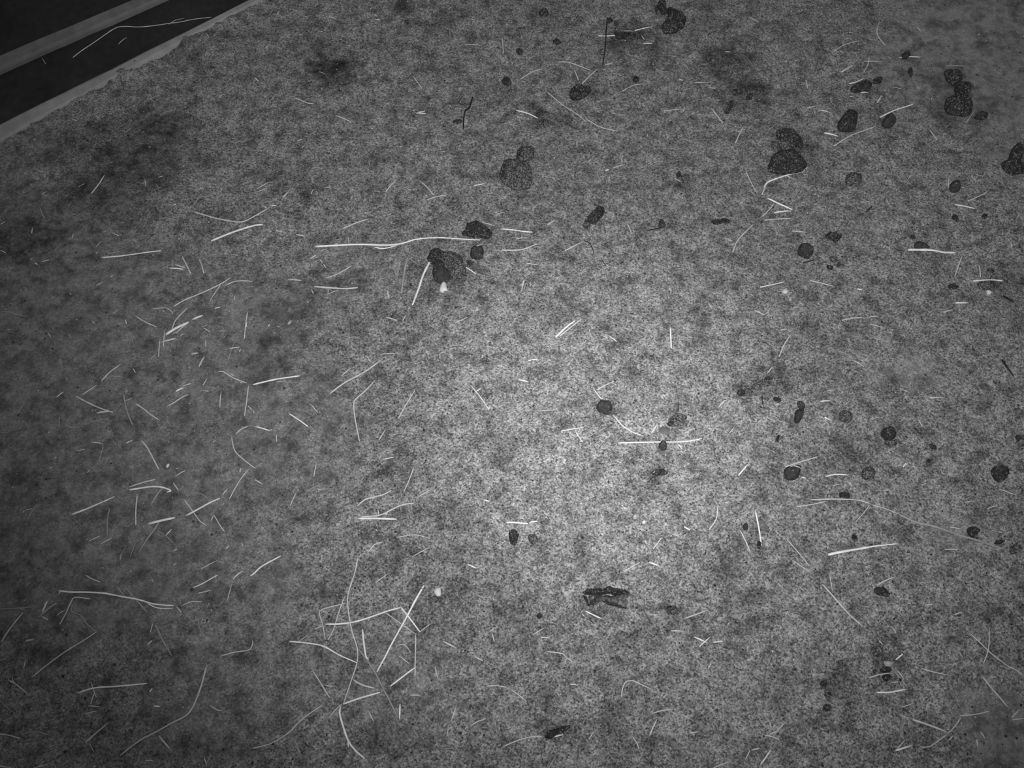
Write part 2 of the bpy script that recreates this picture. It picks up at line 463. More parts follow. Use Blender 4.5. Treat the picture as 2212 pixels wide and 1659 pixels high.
# points in millimetres on the ground; start and end width in tenths of a millimetre; tone; label; side shoot
STRAWS = [
([(-384.1,1100),(-342.1,1103.4),(-308,1105.6),(-273.7,1106.2),(-239.4,1106.2),(-214.4,1110.4),(-189.7,1118.9),(-155.4,1123.1),(-114,1121.7),(-62.2,1117.5)],48,28,'b','long split straw lying level above the largest dark clod',[(-268.8,1102),(-250.3,1098.6),(-223.5,1107.6)]),
([(649.7,551.8),(676,536.3),(703.4,527.1),(739.2,512.8),(775.5,501.7),(811,488.7)],41,33,'d','long dull flattened stalk slanting down right to the ring-shaped clod',None),
([(-475.2,300.3),(-479.7,265.1),(-490.5,231.7),(-516.2,215.6),(-538.6,202.2),(-557.8,192.2),(-584.4,170.9)],29,24,'n','very long straw with an elbow, bottom left, bending from upright to slanting',None),
([(-252.8,475.9),(-256.3,447.2),(-259.2,435.6),(-263.8,410.6),(-260.8,386.1),(-252.7,354.5),(-242.3,327.1),(-241.5,305.6),(-247.7,280.9),(-257.3,244.4)],26,21,'n','longest stem of the tangle, winding from top to bottom',None),
([(518.3,478.7),(532.3,481.7),(562,486.7),(599.8,493.7),(637.5,498.7)],54,18,'b','broad bright wedge-shaped straw tapering to the right',None),
([(-731.2,419.6),(-710.9,417.3),(-682.6,417.3),(-655.8,415.4),(-626.4,409.7),(-601.1,405.3),(-575.4,398.3),(-556.3,396.4),(-541.2,395.5)],31,25,'b','long arching straw with a split right end at the lower left',[(-585,399.2),(-566.8,391.7),(-542.2,390.4)]),
([(-142.2,428.8),(-153.5,406.8),(-170.3,371.1),(-185.4,341.7),(-209.7,292.3)],35,28,'b','long diagonal straw, straightest and brightest of the tangle',None),
([(-243.5,330.8),(-225.4,309.2),(-211.3,289.7),(-197,265.1),(-187.1,249.6),(-173.1,224)],34,27,'d','broad flattened stalk running down right through the tangle',None),
([(-976,1624),(-959.8,1645.8),(-936.4,1671.5),(-917.2,1693.7),(-897.4,1714.3),(-879.7,1718.8),(-842.1,1717),(-806,1723),(-780.5,1729.4),(-754.8,1735.1),(-726.9,1744.6),(-688,1752.3)],25,20,'n','long bent straw with a side shoot lying over the dark floor behind the kerb',[(-780.5,1729.4),(-766.7,1742.7),(-749,1748.4)]),
([(-296.3,366.5),(-274.1,366.5),(-250.2,369.6),(-222.9,378.6),(-199.2,387),(-179,392.6)],30,25,'b','straw crossing the longest stem level, rising right in the tangle top',None),
([(-666.6,260.8),(-642,267.8),(-606.5,270),(-561.3,274.2)],29,24,'b','level straw crossed by a short bit near its left end',None),
([(-590.4,1116.1),(-567.8,1126.5),(-535.4,1141.7),(-506.7,1152.6),(-493,1153.7)],49,39,'b','thick slanting straw with a cut lower end left of the long split straw',None),
([(771.1,1092.7),(815.2,1090.8),(839.7,1088),(864.9,1088.8)],54,43,'b','broad bright straw lying level under the flat black dropping',None),
([(-260.6,241),(-261.5,230.8),(-253.4,208.9),(-244.9,190.6),(-233.3,177.4),(-218.5,166)],33,26,'b','curved bright blade at the very bottom of the tangle',[(-247.9,195.6),(-245.6,188.9),(-244.7,182.3)]),
([(-634.8,1186.6),(-610.1,1177.8),(-578.4,1167.6),(-549.6,1161),(-531.1,1161.8),(-509.8,1176.4),(-486.3,1193.9)],33,27,'n','long sagging straw just above the thick slanting straw',None),
([(-741.1,283.5),(-721.9,302),(-703.7,318.1),(-678.7,338),(-657.3,354.5)],26,21,'n','long straight straw rising to meet a dull bent straw at its top',None),
([(-157.8,1069.9),(-169.9,1034.4),(-177.3,1002.1),(-187.8,966.4)],47,38,'b','bright tapering straw leaning on the left side of the largest dark clod',None),
([(-350.9,339.3),(-326.7,337.1),(-296.8,331.7),(-269.9,318.1),(-241.6,306.5)],26,21,'b','straw entering the tangle from the left with a bright bulbous tip',None),
([(-248.5,806),(-263.8,783.6),(-279.2,765.9),(-281.7,757.5),(-278,732.2),(-265.6,682.3)],29,24,'n','straw with a sharp elbow bend pointing down in the middle left',None),
([(-288.4,242.7),(-305.1,231.7),(-321.5,218.1),(-335.7,203),(-362,187.3),(-389.2,180.7)],21,17,'n','long thin arcing straw below left of the tangle',None),
([(184.9,681),(219.6,682.1),(281,683.3),(313.9,686.6),(332.7,691.1)],25,20,'b','long nearly level straw passing just above the small ball in brightest sand',None),
([(-737.9,549.1),(-718.2,558),(-698.7,568.4),(-673.8,582.5)],42,19,'b','club-shaped bright straw, thick at its lower left end',None),
([(-254.2,545.6),(-223,547.6),(-203.9,557),(-184.7,566.4),(-165.2,569.5)],32,27,'n','wavy straw, middle of three opening to the right like a fan',None),
([(-636.5,961.2),(-618.9,974.3),(-588.1,990.1),(-561.8,1007.4),(-537.9,1027.6)],31,26,'n','long thin straw rising right above the bundle of fat straws',None),
([(-202.5,1078.2),(-207.2,1039.8),(-210.2,992.8)],53,42,'d','dull flat grass blade standing left of the largest dark clod',None),
([(-796.6,1075.5),(-765.1,1076.9),(-732,1082.4),(-683.7,1092.2)],32,26,'b','nearly level bright straw on dark soil at the left',None),
([(510.7,1242.9),(518.9,1261.1),(557.9,1276.3),(590.7,1288.6),(607.1,1302.5)],39,32,'b','bright kinked straw curling under the twin-lobed dung clod',None),
([(-378.6,1009.6),(-351.5,1006.1),(-320,1003.4),(-293.5,1006.1)],42,33,'n','level straw below the left half of the long split straw',None),
([(-564.9,365.6),(-548.4,339.8),(-530.6,316.3)],43,18,'d','dull tapering blade below the split end of the long arching straw',None),
([(501.2,429.8),(513.6,412.5),(524.3,397.4),(538.3,380.4),(555.9,363.7)],26,22,'n','long thin straw running down right in the right-hand sand',None),
([(724.3,349.9),(736.4,334.4),(750.6,317.2),(770.4,301.2),(781.6,295),(793.4,284.4)],22,17,'n','long thin straw running off the right edge of the photo',None),
([(-257.9,542.5),(-224.5,542),(-193.2,541.4)],41,33,'b','thick level straw, lowest of three opening right like a fan',None),
([(-641.6,900.8),(-630.9,908.4),(-602.5,927.6)],67,53,'b','fattest straw of the bundle of fat straws, flat and bright',None),
([(-651.2,593.8),(-627,597.4),(-611.5,599.5),(-593.3,598),(-579.4,592.7)],37,30,'b','bright bowed straw, main one of the fan of bright straws',None),
([(-590.5,537.3),(-596,524),(-607.5,501.7),(-614.6,482.7)],41,19,'d','dull blade running down left from the thick bright stub',None),
([(606.3,221.5),(625.3,214.8),(654.8,203.9)],37,30,'n','broad straw falling right to meet a bent thin straw, lower right',None),
([(-257.3,244.4),(-232.1,253),(-202.2,261.7)],34,27,'b','straw rising right from the lower end of the longest stem',None),
([(-547.4,548.7),(-529.4,559),(-507.8,572.6),(-494.9,579)],37,30,'b','straight straw continuing up right from the thick bright stub',None),
([(-607.9,533.8),(-590.7,538.3),(-565.4,544.9)],51,40,'b','thick bright stub at the foot of a line of two straws',None),
([(726,286.1),(738.2,265.1),(755.4,240.2)],29,24,'n','stout straw slanting down right near the lower right corner',None),
([(-267.5,399.2),(-295,392.6),(-307.9,386.1),(-301.1,367.4),(-294,341.7)],22,18,'n','thin straw bent like a corner on the left of the tangle',None),
([(-752.2,376.7),(-740.4,389.8),(-728.7,400.2)],53,42,'d','dull furry seed head leaning right beside a short bright straw',None),
([(-718,365.6),(-711,384.2),(-705.8,403),(-701.5,408.7),(-678.6,407.2)],26,22,'n','hook-shaped straw with a short side shoot under the long arching straw',[(-714.7,387.9),(-722,383.2),(-726.4,377.6)]),
([(-260.5,564.3),(-247.6,575.8),(-219.4,584.2),(-205.1,592.7)],32,27,'n','bent straw, upper of three opening to the right like a fan',None),
([(-268.5,411.6),(-275.9,387.9),(-283.4,356.3),(-293.4,334.4)],22,18,'n','straight thin straw leaning right on the left of the longest stem',None),
([(-152.3,350.8),(-151,316.3),(-149.8,284.4)],26,21,'n','upright straw along the right side of the tangle',None),
([(-187.5,270.4),(-169.3,284.4),(-149.2,299.4)],34,27,'b',"bright straw rising to the foot of the tangle's upright right-hand straw",None),
([(-237.3,359.1),(-232.7,334.4),(-228.6,316.3),(-224.6,311)],34,27,'b','short thick bright upright straw in the centre of the tangle',None),
([(-629.3,429.8),(-605.2,406.8),(-582.4,385.1)],31,25,'d','dull blade passing under the long arching straw',None),
([(408.4,555.9),(410.7,526),(411.6,494.7)],32,26,'b','upright bright straw with its lower tip on a black crumb',None),
([(668.5,1356),(709.9,1384.8),(767.6,1412.5)],30,24,'n','long thin straw running down left from the smooth dark ball',None),
([(-646.3,685.5),(-632.2,669.9),(-618.3,648.9),(-607.1,631.4)],33,27,'n','curved straw bowing down right above the fan of bright straws',None),
([(-179.1,394.5),(-167.1,380.4),(-145.4,353.6)],30,25,'b','straw falling right across the long diagonal straw of the tangle',None),
([(513.8,1220.6),(534.4,1207.2),(560.4,1191.9)],44,35,'b','thick bright straw slanting down right, topmost of a small straw stack',None),
([(779.5,1437.1),(811.2,1453.7),(859,1474.8)],35,29,'b','straight straw slanting just above the smooth dark ball',None),
([(167.7,254.8),(169.2,265.1),(173.3,274.7),(178,278.2),(187.1,278.8),(199.4,273),(213.4,267.2)],22,17,'n',"straw curved like a shepherd's crook in the lower middle",None),
([(559.6,261.7),(579.3,261.7),(606.3,266.5)],29,24,'b','curved level straw below the crumbled dung with straw in it',None),
([(470.5,635.8),(496,644.5),(531.1,656.6)],28,23,'n','straw lying along the flat top of the half-ball dropping',None),
([(72.3,1514.6),(101.9,1482.3),(133.5,1452.1),(155,1427.2)],24,19,'n','long thin straw slanting down right under the crumbly brown-black clod with loose grains',None),
([(881.2,1020.8),(915.1,1022.2),(939,1019.5)],31,26,'b','level bright straw just above the white fragment',None),
([(-9.5,535.7),(11,534.2),(26.6,533.2)],32,26,'b','bright level straw just above the pair of small dark balls',None),
([(-647.6,885.7),(-632.9,888.2),(-621.6,892)],51,41,'n','thick short straw at the foot of the bundle of fat straws',None),
([(295.1,918.6),(293.5,898.3),(292.9,872)],30,25,'b','short bright straw standing upright alone in the bright sand',None),
([(653.4,1391.9),(681.5,1383.2)],46,37,'b','thick bright short straw below the fluted dark ball',None),
([(117,387),(129.8,380.4),(142.6,374.8)],26,21,'b','short bright straw under the left end of the curled bark',None),
([(960.2,1423.9),(990.4,1463.8)],35,29,'d','dull straw leaning on the spread-out dark dung pile',None),
([(-596.8,932.7),(-578.5,941.7)],46,37,'b','thick bright straw piece at the upper right tip of the bundle of fat straws',None),
([(287,345.3),(306.4,336.2)],26,21,'b','straw falling right, upper arm of a small X of two straws',None),
([(730.1,1534.3),(745.8,1537),(765.7,1549.2)],31,24,'b','pale straw lying along the top edge of the ragged clod tucked between straws',None),
([(-94.1,1057.5),(-68.8,1035.7)],27,22,'b','short straw stuck into the right side of the largest dark clod',None),
([(468.1,632.5),(498.7,621.7)],19,15,'n','thin straw crossing over the half-ball dropping',None),
([(293,329.9),(311.9,345.3)],22,18,'b','straw rising right, other arm of the small X of two straws',None),
([(547.2,1285.5),(573.5,1268.7)],23,18,'n','thin straw crossing the bright kinked straw under the twin-lobed clod',None),
([(315.7,336.8),(332.4,338.9)],22,18,'b','level straw bit just right of the small X of two straws',None),
([(750.9,1507.8),(767.3,1507.8)],30,24,'b','short level straw right under the ragged clod tucked between straws',None),
([(-882.6,1665.9),(-868.3,1687)],19,19,'n','short straw bit on the dark floor below the long bent straw',None),
([(-1045,1624),(-1031.2,1604.2)],25,20,'d','small dull straw bit hanging off the lower edge of the far pale strip',None),
([(495.1,617.3),(502.6,614.1)],28,23,'b','short bright straw bit right under the half-ball dropping',None),
([(-711.6,1711.9),(-702.5,1721.3)],25,20,'d','tiny dull straw bit on the dark floor by the straw tip nearest the kerb',None),
([(-686.7,1687.7),(-676.3,1671)],19,19,'n','short straw standing against the front face of the pale kerb',None),
([(-326.3,778.6),(-306.8,795.5),(-274.8,818.1),(-252.7,836.3),(-239.7,848.5)],35,29,'n','long pale straw, rising right, just above the elbow-bent straw',None),
([(505.8,575.4),(545.5,576.2),(584.9,574.7),(605.5,568.4)],28,23,'n','long pale straw, lying level, below left of the soft-edged ball',None),
([(-467.1,796.5),(-432.2,804.8),(-407.4,809.6),(-383.7,814.9)],35,29,'b','long bright straw, lying level, well left of the elbow-bent straw',None),
([(-425.2,443.3),(-418.3,449.2),(-408.3,459.9),(-379.8,478.3)],31,26,'b','long bright straw, rising right, well below right of the thick bright stub',None),
([(-802,338),(-791.4,361.9),(-779.2,384.2)],30,25,'n','long pale straw, steep, leaning right, above left of the long straight straw',None),
([(-780.7,772.9),(-757,759.9),(-731.7,748.3),(-707.2,740.2)],29,24,'n','long pale straw, falling right, well above left of the bowing straw',None),
([(-639.6,188.9),(-628,200.5),(-610.3,217.3)],33,17,'n','medium pale thick straw, rising right, below left of the level crossed straw',None),
([(-696,778.8),(-688.7,757.6),(-679.5,736.7),(-667.1,714.9)],34,28,'d','medium dull straw, steep, leaning left, above left of the bowing straw',None),
([(-704.6,397.4),(-703.1,386.1),(-687.8,380.4),(-673.5,365.6),(-658.2,354.5)],26,21,'d','long dull straw, steep, leaning left, just below right of the hook-shaped straw',None),
([(-21.4,1091.6),(15.1,1091.6),(33.4,1097.8),(51.8,1107.6)],32,26,'n','long pale straw, lying level, right of the cap-shaped clod',None),
([(-491.2,694.5),(-481.2,666.5),(-460.3,646.7),(-442.5,633.6)],24,19,'n','long pale straw, steep, leaning left, well right of the bowing straw',None),
([(-11.1,184),(-4.2,187),(12.5,193.1),(32.8,197.7),(48.6,196.9)],21,17,'n','long pale straw, rising right, left of the bottom smear',None),
([(-456.6,316.3),(-433.7,322.6),(-410.5,327.1),(-408.7,341.7)],22,18,'n','long pale straw, rising right, well above left of the arcing straw below the tangle',None),
([(-310.6,295.8),(-295.1,275.6),(-278.6,253)],25,21,'n','medium pale straw, steep, leaning left, below left of the middle of the tangle',None),
([(-820.5,388.9),(-789.1,390.4),(-757.1,393.6)],22,18,'d','long dull straw, lying level, left of the hook-shaped straw',None),
([(-594.3,598),(-601.2,586.3),(-610.3,565.3)],42,33,'d','medium dull thick straw, steep, leaning right, just below right of the fan of bright straws',None),
([(-636.1,587.4),(-632.8,559),(-628.1,529.1)],28,23,'n','medium pale straw, upright, just above left of the thick bright stub',None),
([(-21.6,1143.1),(15.3,1136.8),(40.6,1135.1)],32,27,'b','medium bright straw, lying level, right of the cap-shaped clod',None),
([(179.5,735.6),(192.9,716),(208.7,703.5),(230.7,694.5)],25,20,'n','long pale straw, falling right, below right of the ball in the brightest sand',None),
([(-673.6,759.9),(-654.5,747.1),(-637.7,734.4),(-621.4,724.1)],29,24,'n','medium pale straw, falling right, above the bowing straw',None),
([(-245.9,280.9),(-231.8,273),(-211.6,267.8)],34,27,'n','medium pale thick straw, falling right, just below the middle of the tangle',None),
([(-651.2,599.1),(-630.7,606.6),(-609.9,613)],33,27,'n','medium pale straw, rising right, just left of the fan of bright straws',None),
([(80.3,893.3),(99.3,913.5),(118.3,931.4)],36,29,'b','medium bright straw, rising right, well above left of the ball in the brightest sand',None),
([(756.3,360),(745.7,327.1),(733.1,304.7)],22,18,'n','long pale straw, upright, above the stout corner straw',None),
([(429.8,1089.4),(444.7,1120.3),(480.3,1158.9)],28,22,'n','long pale straw, steep, leaning right, just below right of the worm-like dropping',None),
([(-478.9,577.9),(-465.4,609.8),(-452.2,631.4)],24,19,'n','long pale straw, steep, leaning right, well right of the fan of bright straws',None),
([(-735.3,200.5),(-718.7,204.7),(-692.7,198.9)],25,20,'d','medium dull straw, lying level, well below the long straight straw',None),
([(-556.1,577.9),(-541.5,561.1),(-522.2,538.3),(-511.4,531.8)],24,19,'n','medium pale straw, steep, leaning left, right of the thick bright stub',None),
([(-200.8,728.6),(-187,759.9),(-173.7,787)],25,20,'n','medium pale straw, steep, leaning right, right of the elbow-bent straw',None),
([(-334.3,1146),(-307.5,1158.9),(-285.2,1170.5)],33,27,'n','medium pale straw, rising right, above left of the long split straw',None),
([(-328,197.2),(-320.3,182.3),(-314.7,170.9)],33,26,'d','medium dull thick straw, steep, leaning left, left of the blade at the tangle bottom',None),
([(-534.5,821.7),(-524.1,822.9),(-503.1,809.6),(-478.6,800)],25,20,'n','medium pale straw, falling right, well below right of the bundle of fat straws',None),
([(-740.7,802.4),(-727.6,821.7),(-712.9,838.7)],30,24,'n','medium pale straw, rising right, below left of the bundle of fat straws',None),
([(54.3,323.5),(78.9,319.9),(85.1,313.7),(97.7,306.5)],22,17,'n','medium pale straw, falling right, below left of the curled bark',[(85.1,312.8),(83.5,308.3),(82.7,303.8)]),
([(-75,795.4),(-57.8,771.7),(-40.8,746)],25,20,'n','medium pale straw, steep, leaning left, well below the white chip',None),
([(679.4,227.4),(702.9,229.1),(727.2,234.2)],21,17,'n','medium pale straw, lying level, just below left of the stout corner straw',None),
([(654,200.5),(624,183.2),(610,183.2)],21,17,'n','medium pale straw, rising right, just below the broad straw at lower right',None),
([(-474.8,795.4),(-473.9,764.6),(-474,734.4)],25,20,'n','medium pale straw, upright, well below right of the bundle of fat straws',None),
([(479.4,563.2),(504.5,566.4),(531.1,572.6)],24,19,'n','medium pale straw, lying level, below right of the half-ball',None),
([(-202.8,385.1),(-181.5,370.2),(-152.6,350.8)],18,14,'n','long pale fine straw, falling right, just left of the long diagonal straw',None),
([(-358,1028.9),(-336.4,1038.4),(-308.7,1057.5)],27,22,'n','medium pale straw, rising right, below left of the long split straw',None),
([(379,521.9),(392,483.7)],27,22,'n','medium pale straw, steep, leaning left, just below the tiny round pellet',None),
([(454.1,507.7),(467.7,487.7),(485.7,459.9)],18,15,'n','long pale fine straw, steep, leaning left, left of the broad wedge-shaped straw',None),
([(275.8,375.2),(294,381.4),(313.4,388.9)],26,21,'n','medium pale straw, rising right, just above the small X of straws',None),
([(-613.9,752.9),(-602.6,759.9),(-591.7,769.3),(-580.3,776.9)],29,24,'n','medium pale straw, rising right, above the bowing straw',None),
([(-515.8,424.4),(-499.9,431.7),(-477.4,446.2)],23,18,'b','medium bright straw, rising right, well below right of the thick bright stub',None),
([(88,895.8),(108,913.5),(130.5,935.3)],26,21,'n','medium pale straw, rising right, well above left of the ball in the brightest sand',None),
([(-547.5,1008.8),(-531.9,1016.8),(-514.4,1020),(-496.5,1019.5)],27,21,'n','medium pale straw, lying level, below the thick slanting straw',None),
([(-496.5,952.1),(-495.7,921.2),(-493.8,890.8)],26,21,'n','medium pale straw, upright, well right of the bundle of fat straws',None),
([(-678.9,563.2),(-677.2,538.3),(-672.3,513.8)],24,19,'d','medium dull straw, upright, just below right of the club-shaped straw',None),
([(501.2,1167.6),(527,1169.1),(557.2,1169.1)],28,22,'n','medium pale straw, lying level, above left of the ringed ball',None),
([(-530.9,198.9),(-511,179.9)],33,26,'n','short pale thick straw, steep, leaning left, just below the very long elbowed straw',None),
([(-395.2,737.9),(-375.1,724.1),(-358.4,712.6)],29,24,'b','medium bright straw, falling right, left of the elbow-bent straw',None),
([(-168.4,635.8),(-175.2,612),(-184,588.5)],24,19,'n','medium pale straw, steep, leaning right, above right of the three fanned straws',None),
([(-850.3,1233.9),(-838.7,1258),(-833,1282.5)],33,27,'n','medium pale straw, steep, leaning right, well above left of the level straw on dark soil',None),
([(157.7,1432.2),(186.4,1409.2),(222.8,1397.8)],24,19,'n','medium pale fine straw, falling right, below right of the crumbly black clod',None),
([(572.3,177.7),(598.1,184.8)],33,26,'b','short bright thick straw, rising right, just below left of the broad straw at lower right',None),
([(9,1453.7),(31.4,1447.1),(54.9,1435.5)],35,29,'b','medium bright straw, falling right, just above left of the low crumb heap',None),
([(590.7,293.2),(601,280.9),(608.4,267.8)],25,21,'d','medium dull straw, steep, leaning left, just right of the crumbled dung with straw',None),
([(538.3,618.4),(552.8,621.7),(576.8,621)],28,23,'b','medium bright straw, lying level, left of the soft-edged ball',None),
([(327.4,521.9),(341,540.4),(346.4,565.3)],24,19,'n','medium pale straw, steep, leaning right, left of the tiny round pellet',None),
([(100.8,1598.6),(127.7,1595),(170.7,1574.8)],25,20,'n','medium pale fine straw, falling right, just above the crumbly black clod',None),
([(-631.6,912.2),(-627.2,931.4),(-609.7,958.6)],26,21,'n','medium pale straw, steep, leaning right, just above right of the bundle of fat straws',None),
([(635,297.1),(652,291.4),(672.8,287)],22,17,'n','medium pale straw, falling right, right of the crumbled dung with straw',None),
([(517.7,902.1),(500.4,878.2),(488.4,853.4)],26,21,'n','medium pale straw, steep, leaning right, above right of the crumbly smear',None),
([(-736,739),(-713.9,742.5)],49,39,'n','short pale thick straw, lying level, above left of the bowing straw',None),
([(-191.3,509.8),(-162.4,513.8),(-138.9,508.8)],19,15,'n','medium pale fine straw, lying level, below right of the three fanned straws',None),
([(-503.8,539.4),(-500.3,548.7),(-490.3,534.2),(-478.5,519.9)],23,19,'n','medium pale straw, falling right, right of the thick bright stub',None),
([(471.9,1005.3),(497.2,1011.4),(520.4,1018.1)],27,21,'b','medium bright straw, rising right, below left of the ringed ball',None),
([(-642,1081),(-630.9,1061.7),(-616.7,1037.1)],32,26,'n','medium pale straw, steep, leaning left, right of the level straw on dark soil',None),
([(206.9,198.9),(212,208.9),(219.5,222.3)],29,24,'n','medium pale straw, steep, leaning right, below right of the crook-shaped straw',None),
([(85.5,703.5),(110.3,708.1),(128.9,711.5)],25,20,'n','medium pale straw, lying level, below left of the ball in the brightest sand',None),
([(-772.5,201.4),(-754.3,198.9),(-734.5,193.6)],21,17,'n','medium pale straw, falling right, well below left of the long straight straw',None),
([(-777.4,280.3),(-760.9,272.1),(-741.5,259.1)],22,17,'n','medium pale straw, falling right, below left of the long straight straw',[(-765.2,274.7),(-770.2,279.1),(-773,286.1)]),
([(717.9,1568.5),(751.1,1590.4)],48,39,'n','short pale thick straw, rising right, just above left of the ragged clod',None),
([(-170.7,244.4),(-170.4,222.3)],33,26,'b','short bright thick straw, upright, above right of the blade at the tangle bottom',None),
([(888.5,1205.7),(908.4,1200.7),(926.1,1196)],33,27,'b','medium bright straw, lying level, just below right of the small black ball',None),
([(-705.6,941.7),(-685.7,928.8),(-661,918.6)],26,21,'n','medium pale straw, falling right, just left of the bundle of fat straws',None),
([(570.2,1022.2),(589.4,1016),(612.9,1008.8)],27,21,'n','medium pale straw, falling right, just below left of the broken clod',None),
([(523.4,1186),(557.6,1188.9)],38,32,'b','short bright straw, lying level, below the twin-lobed clod',None),
([(-500.4,380.4),(-494.5,360),(-483.9,345.3)],22,18,'d','medium dull straw, steep, leaning left, well right of the long arching straw',None),
([(151.3,1531.8),(188.9,1580.8)],31,25,'n','medium pale straw, steep, leaning right, just above right of the crumbly black clod',None),
([(590,428.8),(606.6,436.5),(620.8,441.8)],27,22,'n','medium pale straw, rising right, just above the lower right clod',None),
([(-960.2,951.6),(-944.6,950.8),(-916.4,943)],26,21,'d','medium dull straw, lying level, well below left of the level straw on dark soil',None),
([(297.3,153.2),(311.7,158.7),(324.3,162.7)],24,20,'n','medium pale straw, rising right, well below left of the hoof-like scuff',None),
([(615.8,931.4),(638.4,936),(658.5,937.8)],26,21,'n','medium pale straw, lying level, below the broken clod',None),
([(876,1082.4),(862.2,1056.2),(850.3,1033)],27,22,'n','medium pale straw, steep, leaning right, just below right of the broad level straw',None),
([(-748.9,382.3),(-745.3,403)],35,28,'b','short bright thick straw, steep, leaning right, just left of the hook-shaped straw',None),
([(833,1728.9),(821.6,1702.6),(818.9,1680.3),(830.6,1651.6)],25,20,'n','medium pale fine straw, upright, above the ragged clod',None),
([(-236.1,484.7),(-227.3,496.7),(-213.1,501.7)],27,22,'n','medium pale straw, rising right, just below the three fanned straws',None),
([(-529.8,394.5),(-515.9,401.1),(-497.3,402.1)],23,18,'n','medium pale straw, rising right, right of the long arching straw',None),
([(680.6,224.9),(666.8,210.6),(654.2,201.4)],21,17,'n','medium pale straw, steep, leaning right, just below right of the pale pebble',None),
([(854.4,1612.9),(875.4,1614.7),(902.7,1615.4)],31,25,'b','medium bright straw, lying level, above right of the ragged clod',None),
([(609.1,566.4),(633.3,559),(649.7,551.8)],19,15,'n','medium pale fine straw, falling right, below right of the soft-edged ball',None),
([(552.7,283.5),(568,287.9),(586.6,290.5)],22,17,'n','medium pale straw, rising right, just left of the crumbled dung with straw',None),
([(-469.5,1496.5),(-437.5,1478.2),(-424.8,1477.2)],30,24,'n','medium pale straw, falling right, well above right of the grey pebble',None),
([(-108.8,338.9),(-87.3,328.1)],30,25,'n','short pale straw, falling right, below right of the long diagonal straw',None),
([(369,158.7),(377.1,167.6),(386.4,179.1)],24,20,'b','medium bright straw, steep, leaning right, well below left of the hoof-like scuff',None),
([(-172.1,1217.6),(-154.7,1225.1),(-131.3,1231)],28,23,'n','medium pale straw, rising right, above left of the cap-shaped clod',None),
([(213.5,230.8),(228.9,235.1),(245.1,236.8)],21,17,'n','medium pale straw, lying level, below right of the crook-shaped straw',None),
([(712.6,1630.9),(742.1,1652.7),(770.1,1663.7)],25,20,'n','medium pale fine straw, rising right, above left of the ragged clod',None),
([(-187.4,1268.7),(-157.3,1230.9)],29,23,'n','medium pale straw, steep, leaning left, above left of the cap-shaped clod',None),
([(489.1,1415.7),(465,1365.5)],30,24,'n','medium pale straw, steep, leaning right, below the crooked crumb line',None),
([(-38,271.2),(-22.7,271.2),(-7.4,268.6)],22,17,'n','medium pale straw, lying level, well above left of the bottom smear',None),
([(193.2,1682.1),(211.5,1680.3),(237.9,1684)],32,25,'b','medium bright straw, lying level, just left of the trampled crumbs',None),
([(-453.8,713.8),(-424.9,704.7)],29,24,'b','short bright straw, falling right, well left of the elbow-bent straw',None),
([(478.4,1291.7),(485.1,1267.2),(495.5,1235.4)],23,18,'n','medium pale fine straw, steep, leaning left, just below left of the twin-lobed clod',None),
([(-1.6,265.1),(10.1,257.4),(22.6,247.9)],21,17,'n','medium pale straw, falling right, above left of the bottom smear',None),
([(102.9,1092.2),(137.8,1113.2)],28,22,'n','medium pale straw, rising right, just below left of the slanted dark clod',None),
([(916.3,1214.6),(937.2,1223.6),(957.2,1233.4)],28,23,'n','medium pale straw, rising right, just below right of the small black ball',None),
([(-259.1,244.4),(-268.2,235.9),(-277.8,224)],21,17,'n','medium pale straw, steep, leaning right, just above left of the blade at the tangle bottom',None),
([(388.2,620.6),(408.9,643.4)],28,23,'b','short bright straw, steep, leaning right, left of the half-ball',None),
([(-642.6,429.8),(-625.1,412.5)],31,25,'d','short dull straw, steep, leaning left, just above the long arching straw',None),
([(182.3,451.1),(210,467.8)],23,18,'n','medium pale straw, rising right, above right of the curled bark',None),
([(236.3,1509.5),(262.6,1527.4),(285.8,1532.9)],24,19,'n','medium pale fine straw, rising right, below the trampled crumbs',None),
([(18.2,1550.2),(42.5,1568.5),(65.7,1579)],25,20,'n','medium pale fine straw, rising right, just below right of the tiny black pellet',None),
([(-637.2,1201.3),(-628.2,1219.1),(-610.5,1226.5)],28,23,'d','medium dull straw, rising right, above left of the thick slanting straw',None),
([(425.1,1467.1),(445.7,1424.9)],30,24,'n','medium pale straw, steep, leaning left, just below left of the crooked crumb line',None),
([(-659.2,1048.5),(-633,1047.4)],37,30,'b','short bright straw, lying level, right of the level straw on dark soil',None),
([(-809.1,535.2),(-805,550.7),(-799.1,563.2)],24,19,'d','medium dull straw, steep, leaning right, left of the club-shaped straw',None),
([(275.5,1697),(317.2,1709.3)],32,25,'b','medium bright straw, rising right, just below left of the crooked black clod',None),
([(-783.2,250.1),(-758,231.7)],21,17,'d','medium dull straw, falling right, well below left of the long straight straw',None),
([(459.4,469.8),(486.7,447.2)],18,14,'n','medium pale fine straw, falling right, below left of the broad wedge-shaped straw',None),
([(-453.7,159.5),(-448.9,174.1)],33,26,'d','short dull thick straw, steep, leaning right, below right of the very long elbowed straw',None),
([(-770.5,774),(-758,784.7),(-747.5,794.9)],25,20,'n','medium pale straw, rising right, well above left of the bowing straw',None),
([(-569.1,832.6),(-562.8,853.9)],40,32,'n','short pale thick straw, steep, leaning right, below right of the bundle of fat straws',None),
([(604.3,567.4),(590.9,552.8),(574.3,536.3)],19,15,'n','medium pale fine straw, steep, leaning right, above the broad wedge-shaped straw',[(591.3,554.9),(600.1,560.1),(608.3,562.2)]),
([(-62.9,212.2),(-52.4,219),(-38.3,223.2)],21,17,'n','medium pale straw, rising right, well left of the bottom smear',None),
([(-651.1,893.3),(-647.5,854.7)],26,21,'n','medium pale straw, upright, just below left of the bundle of fat straws',None),
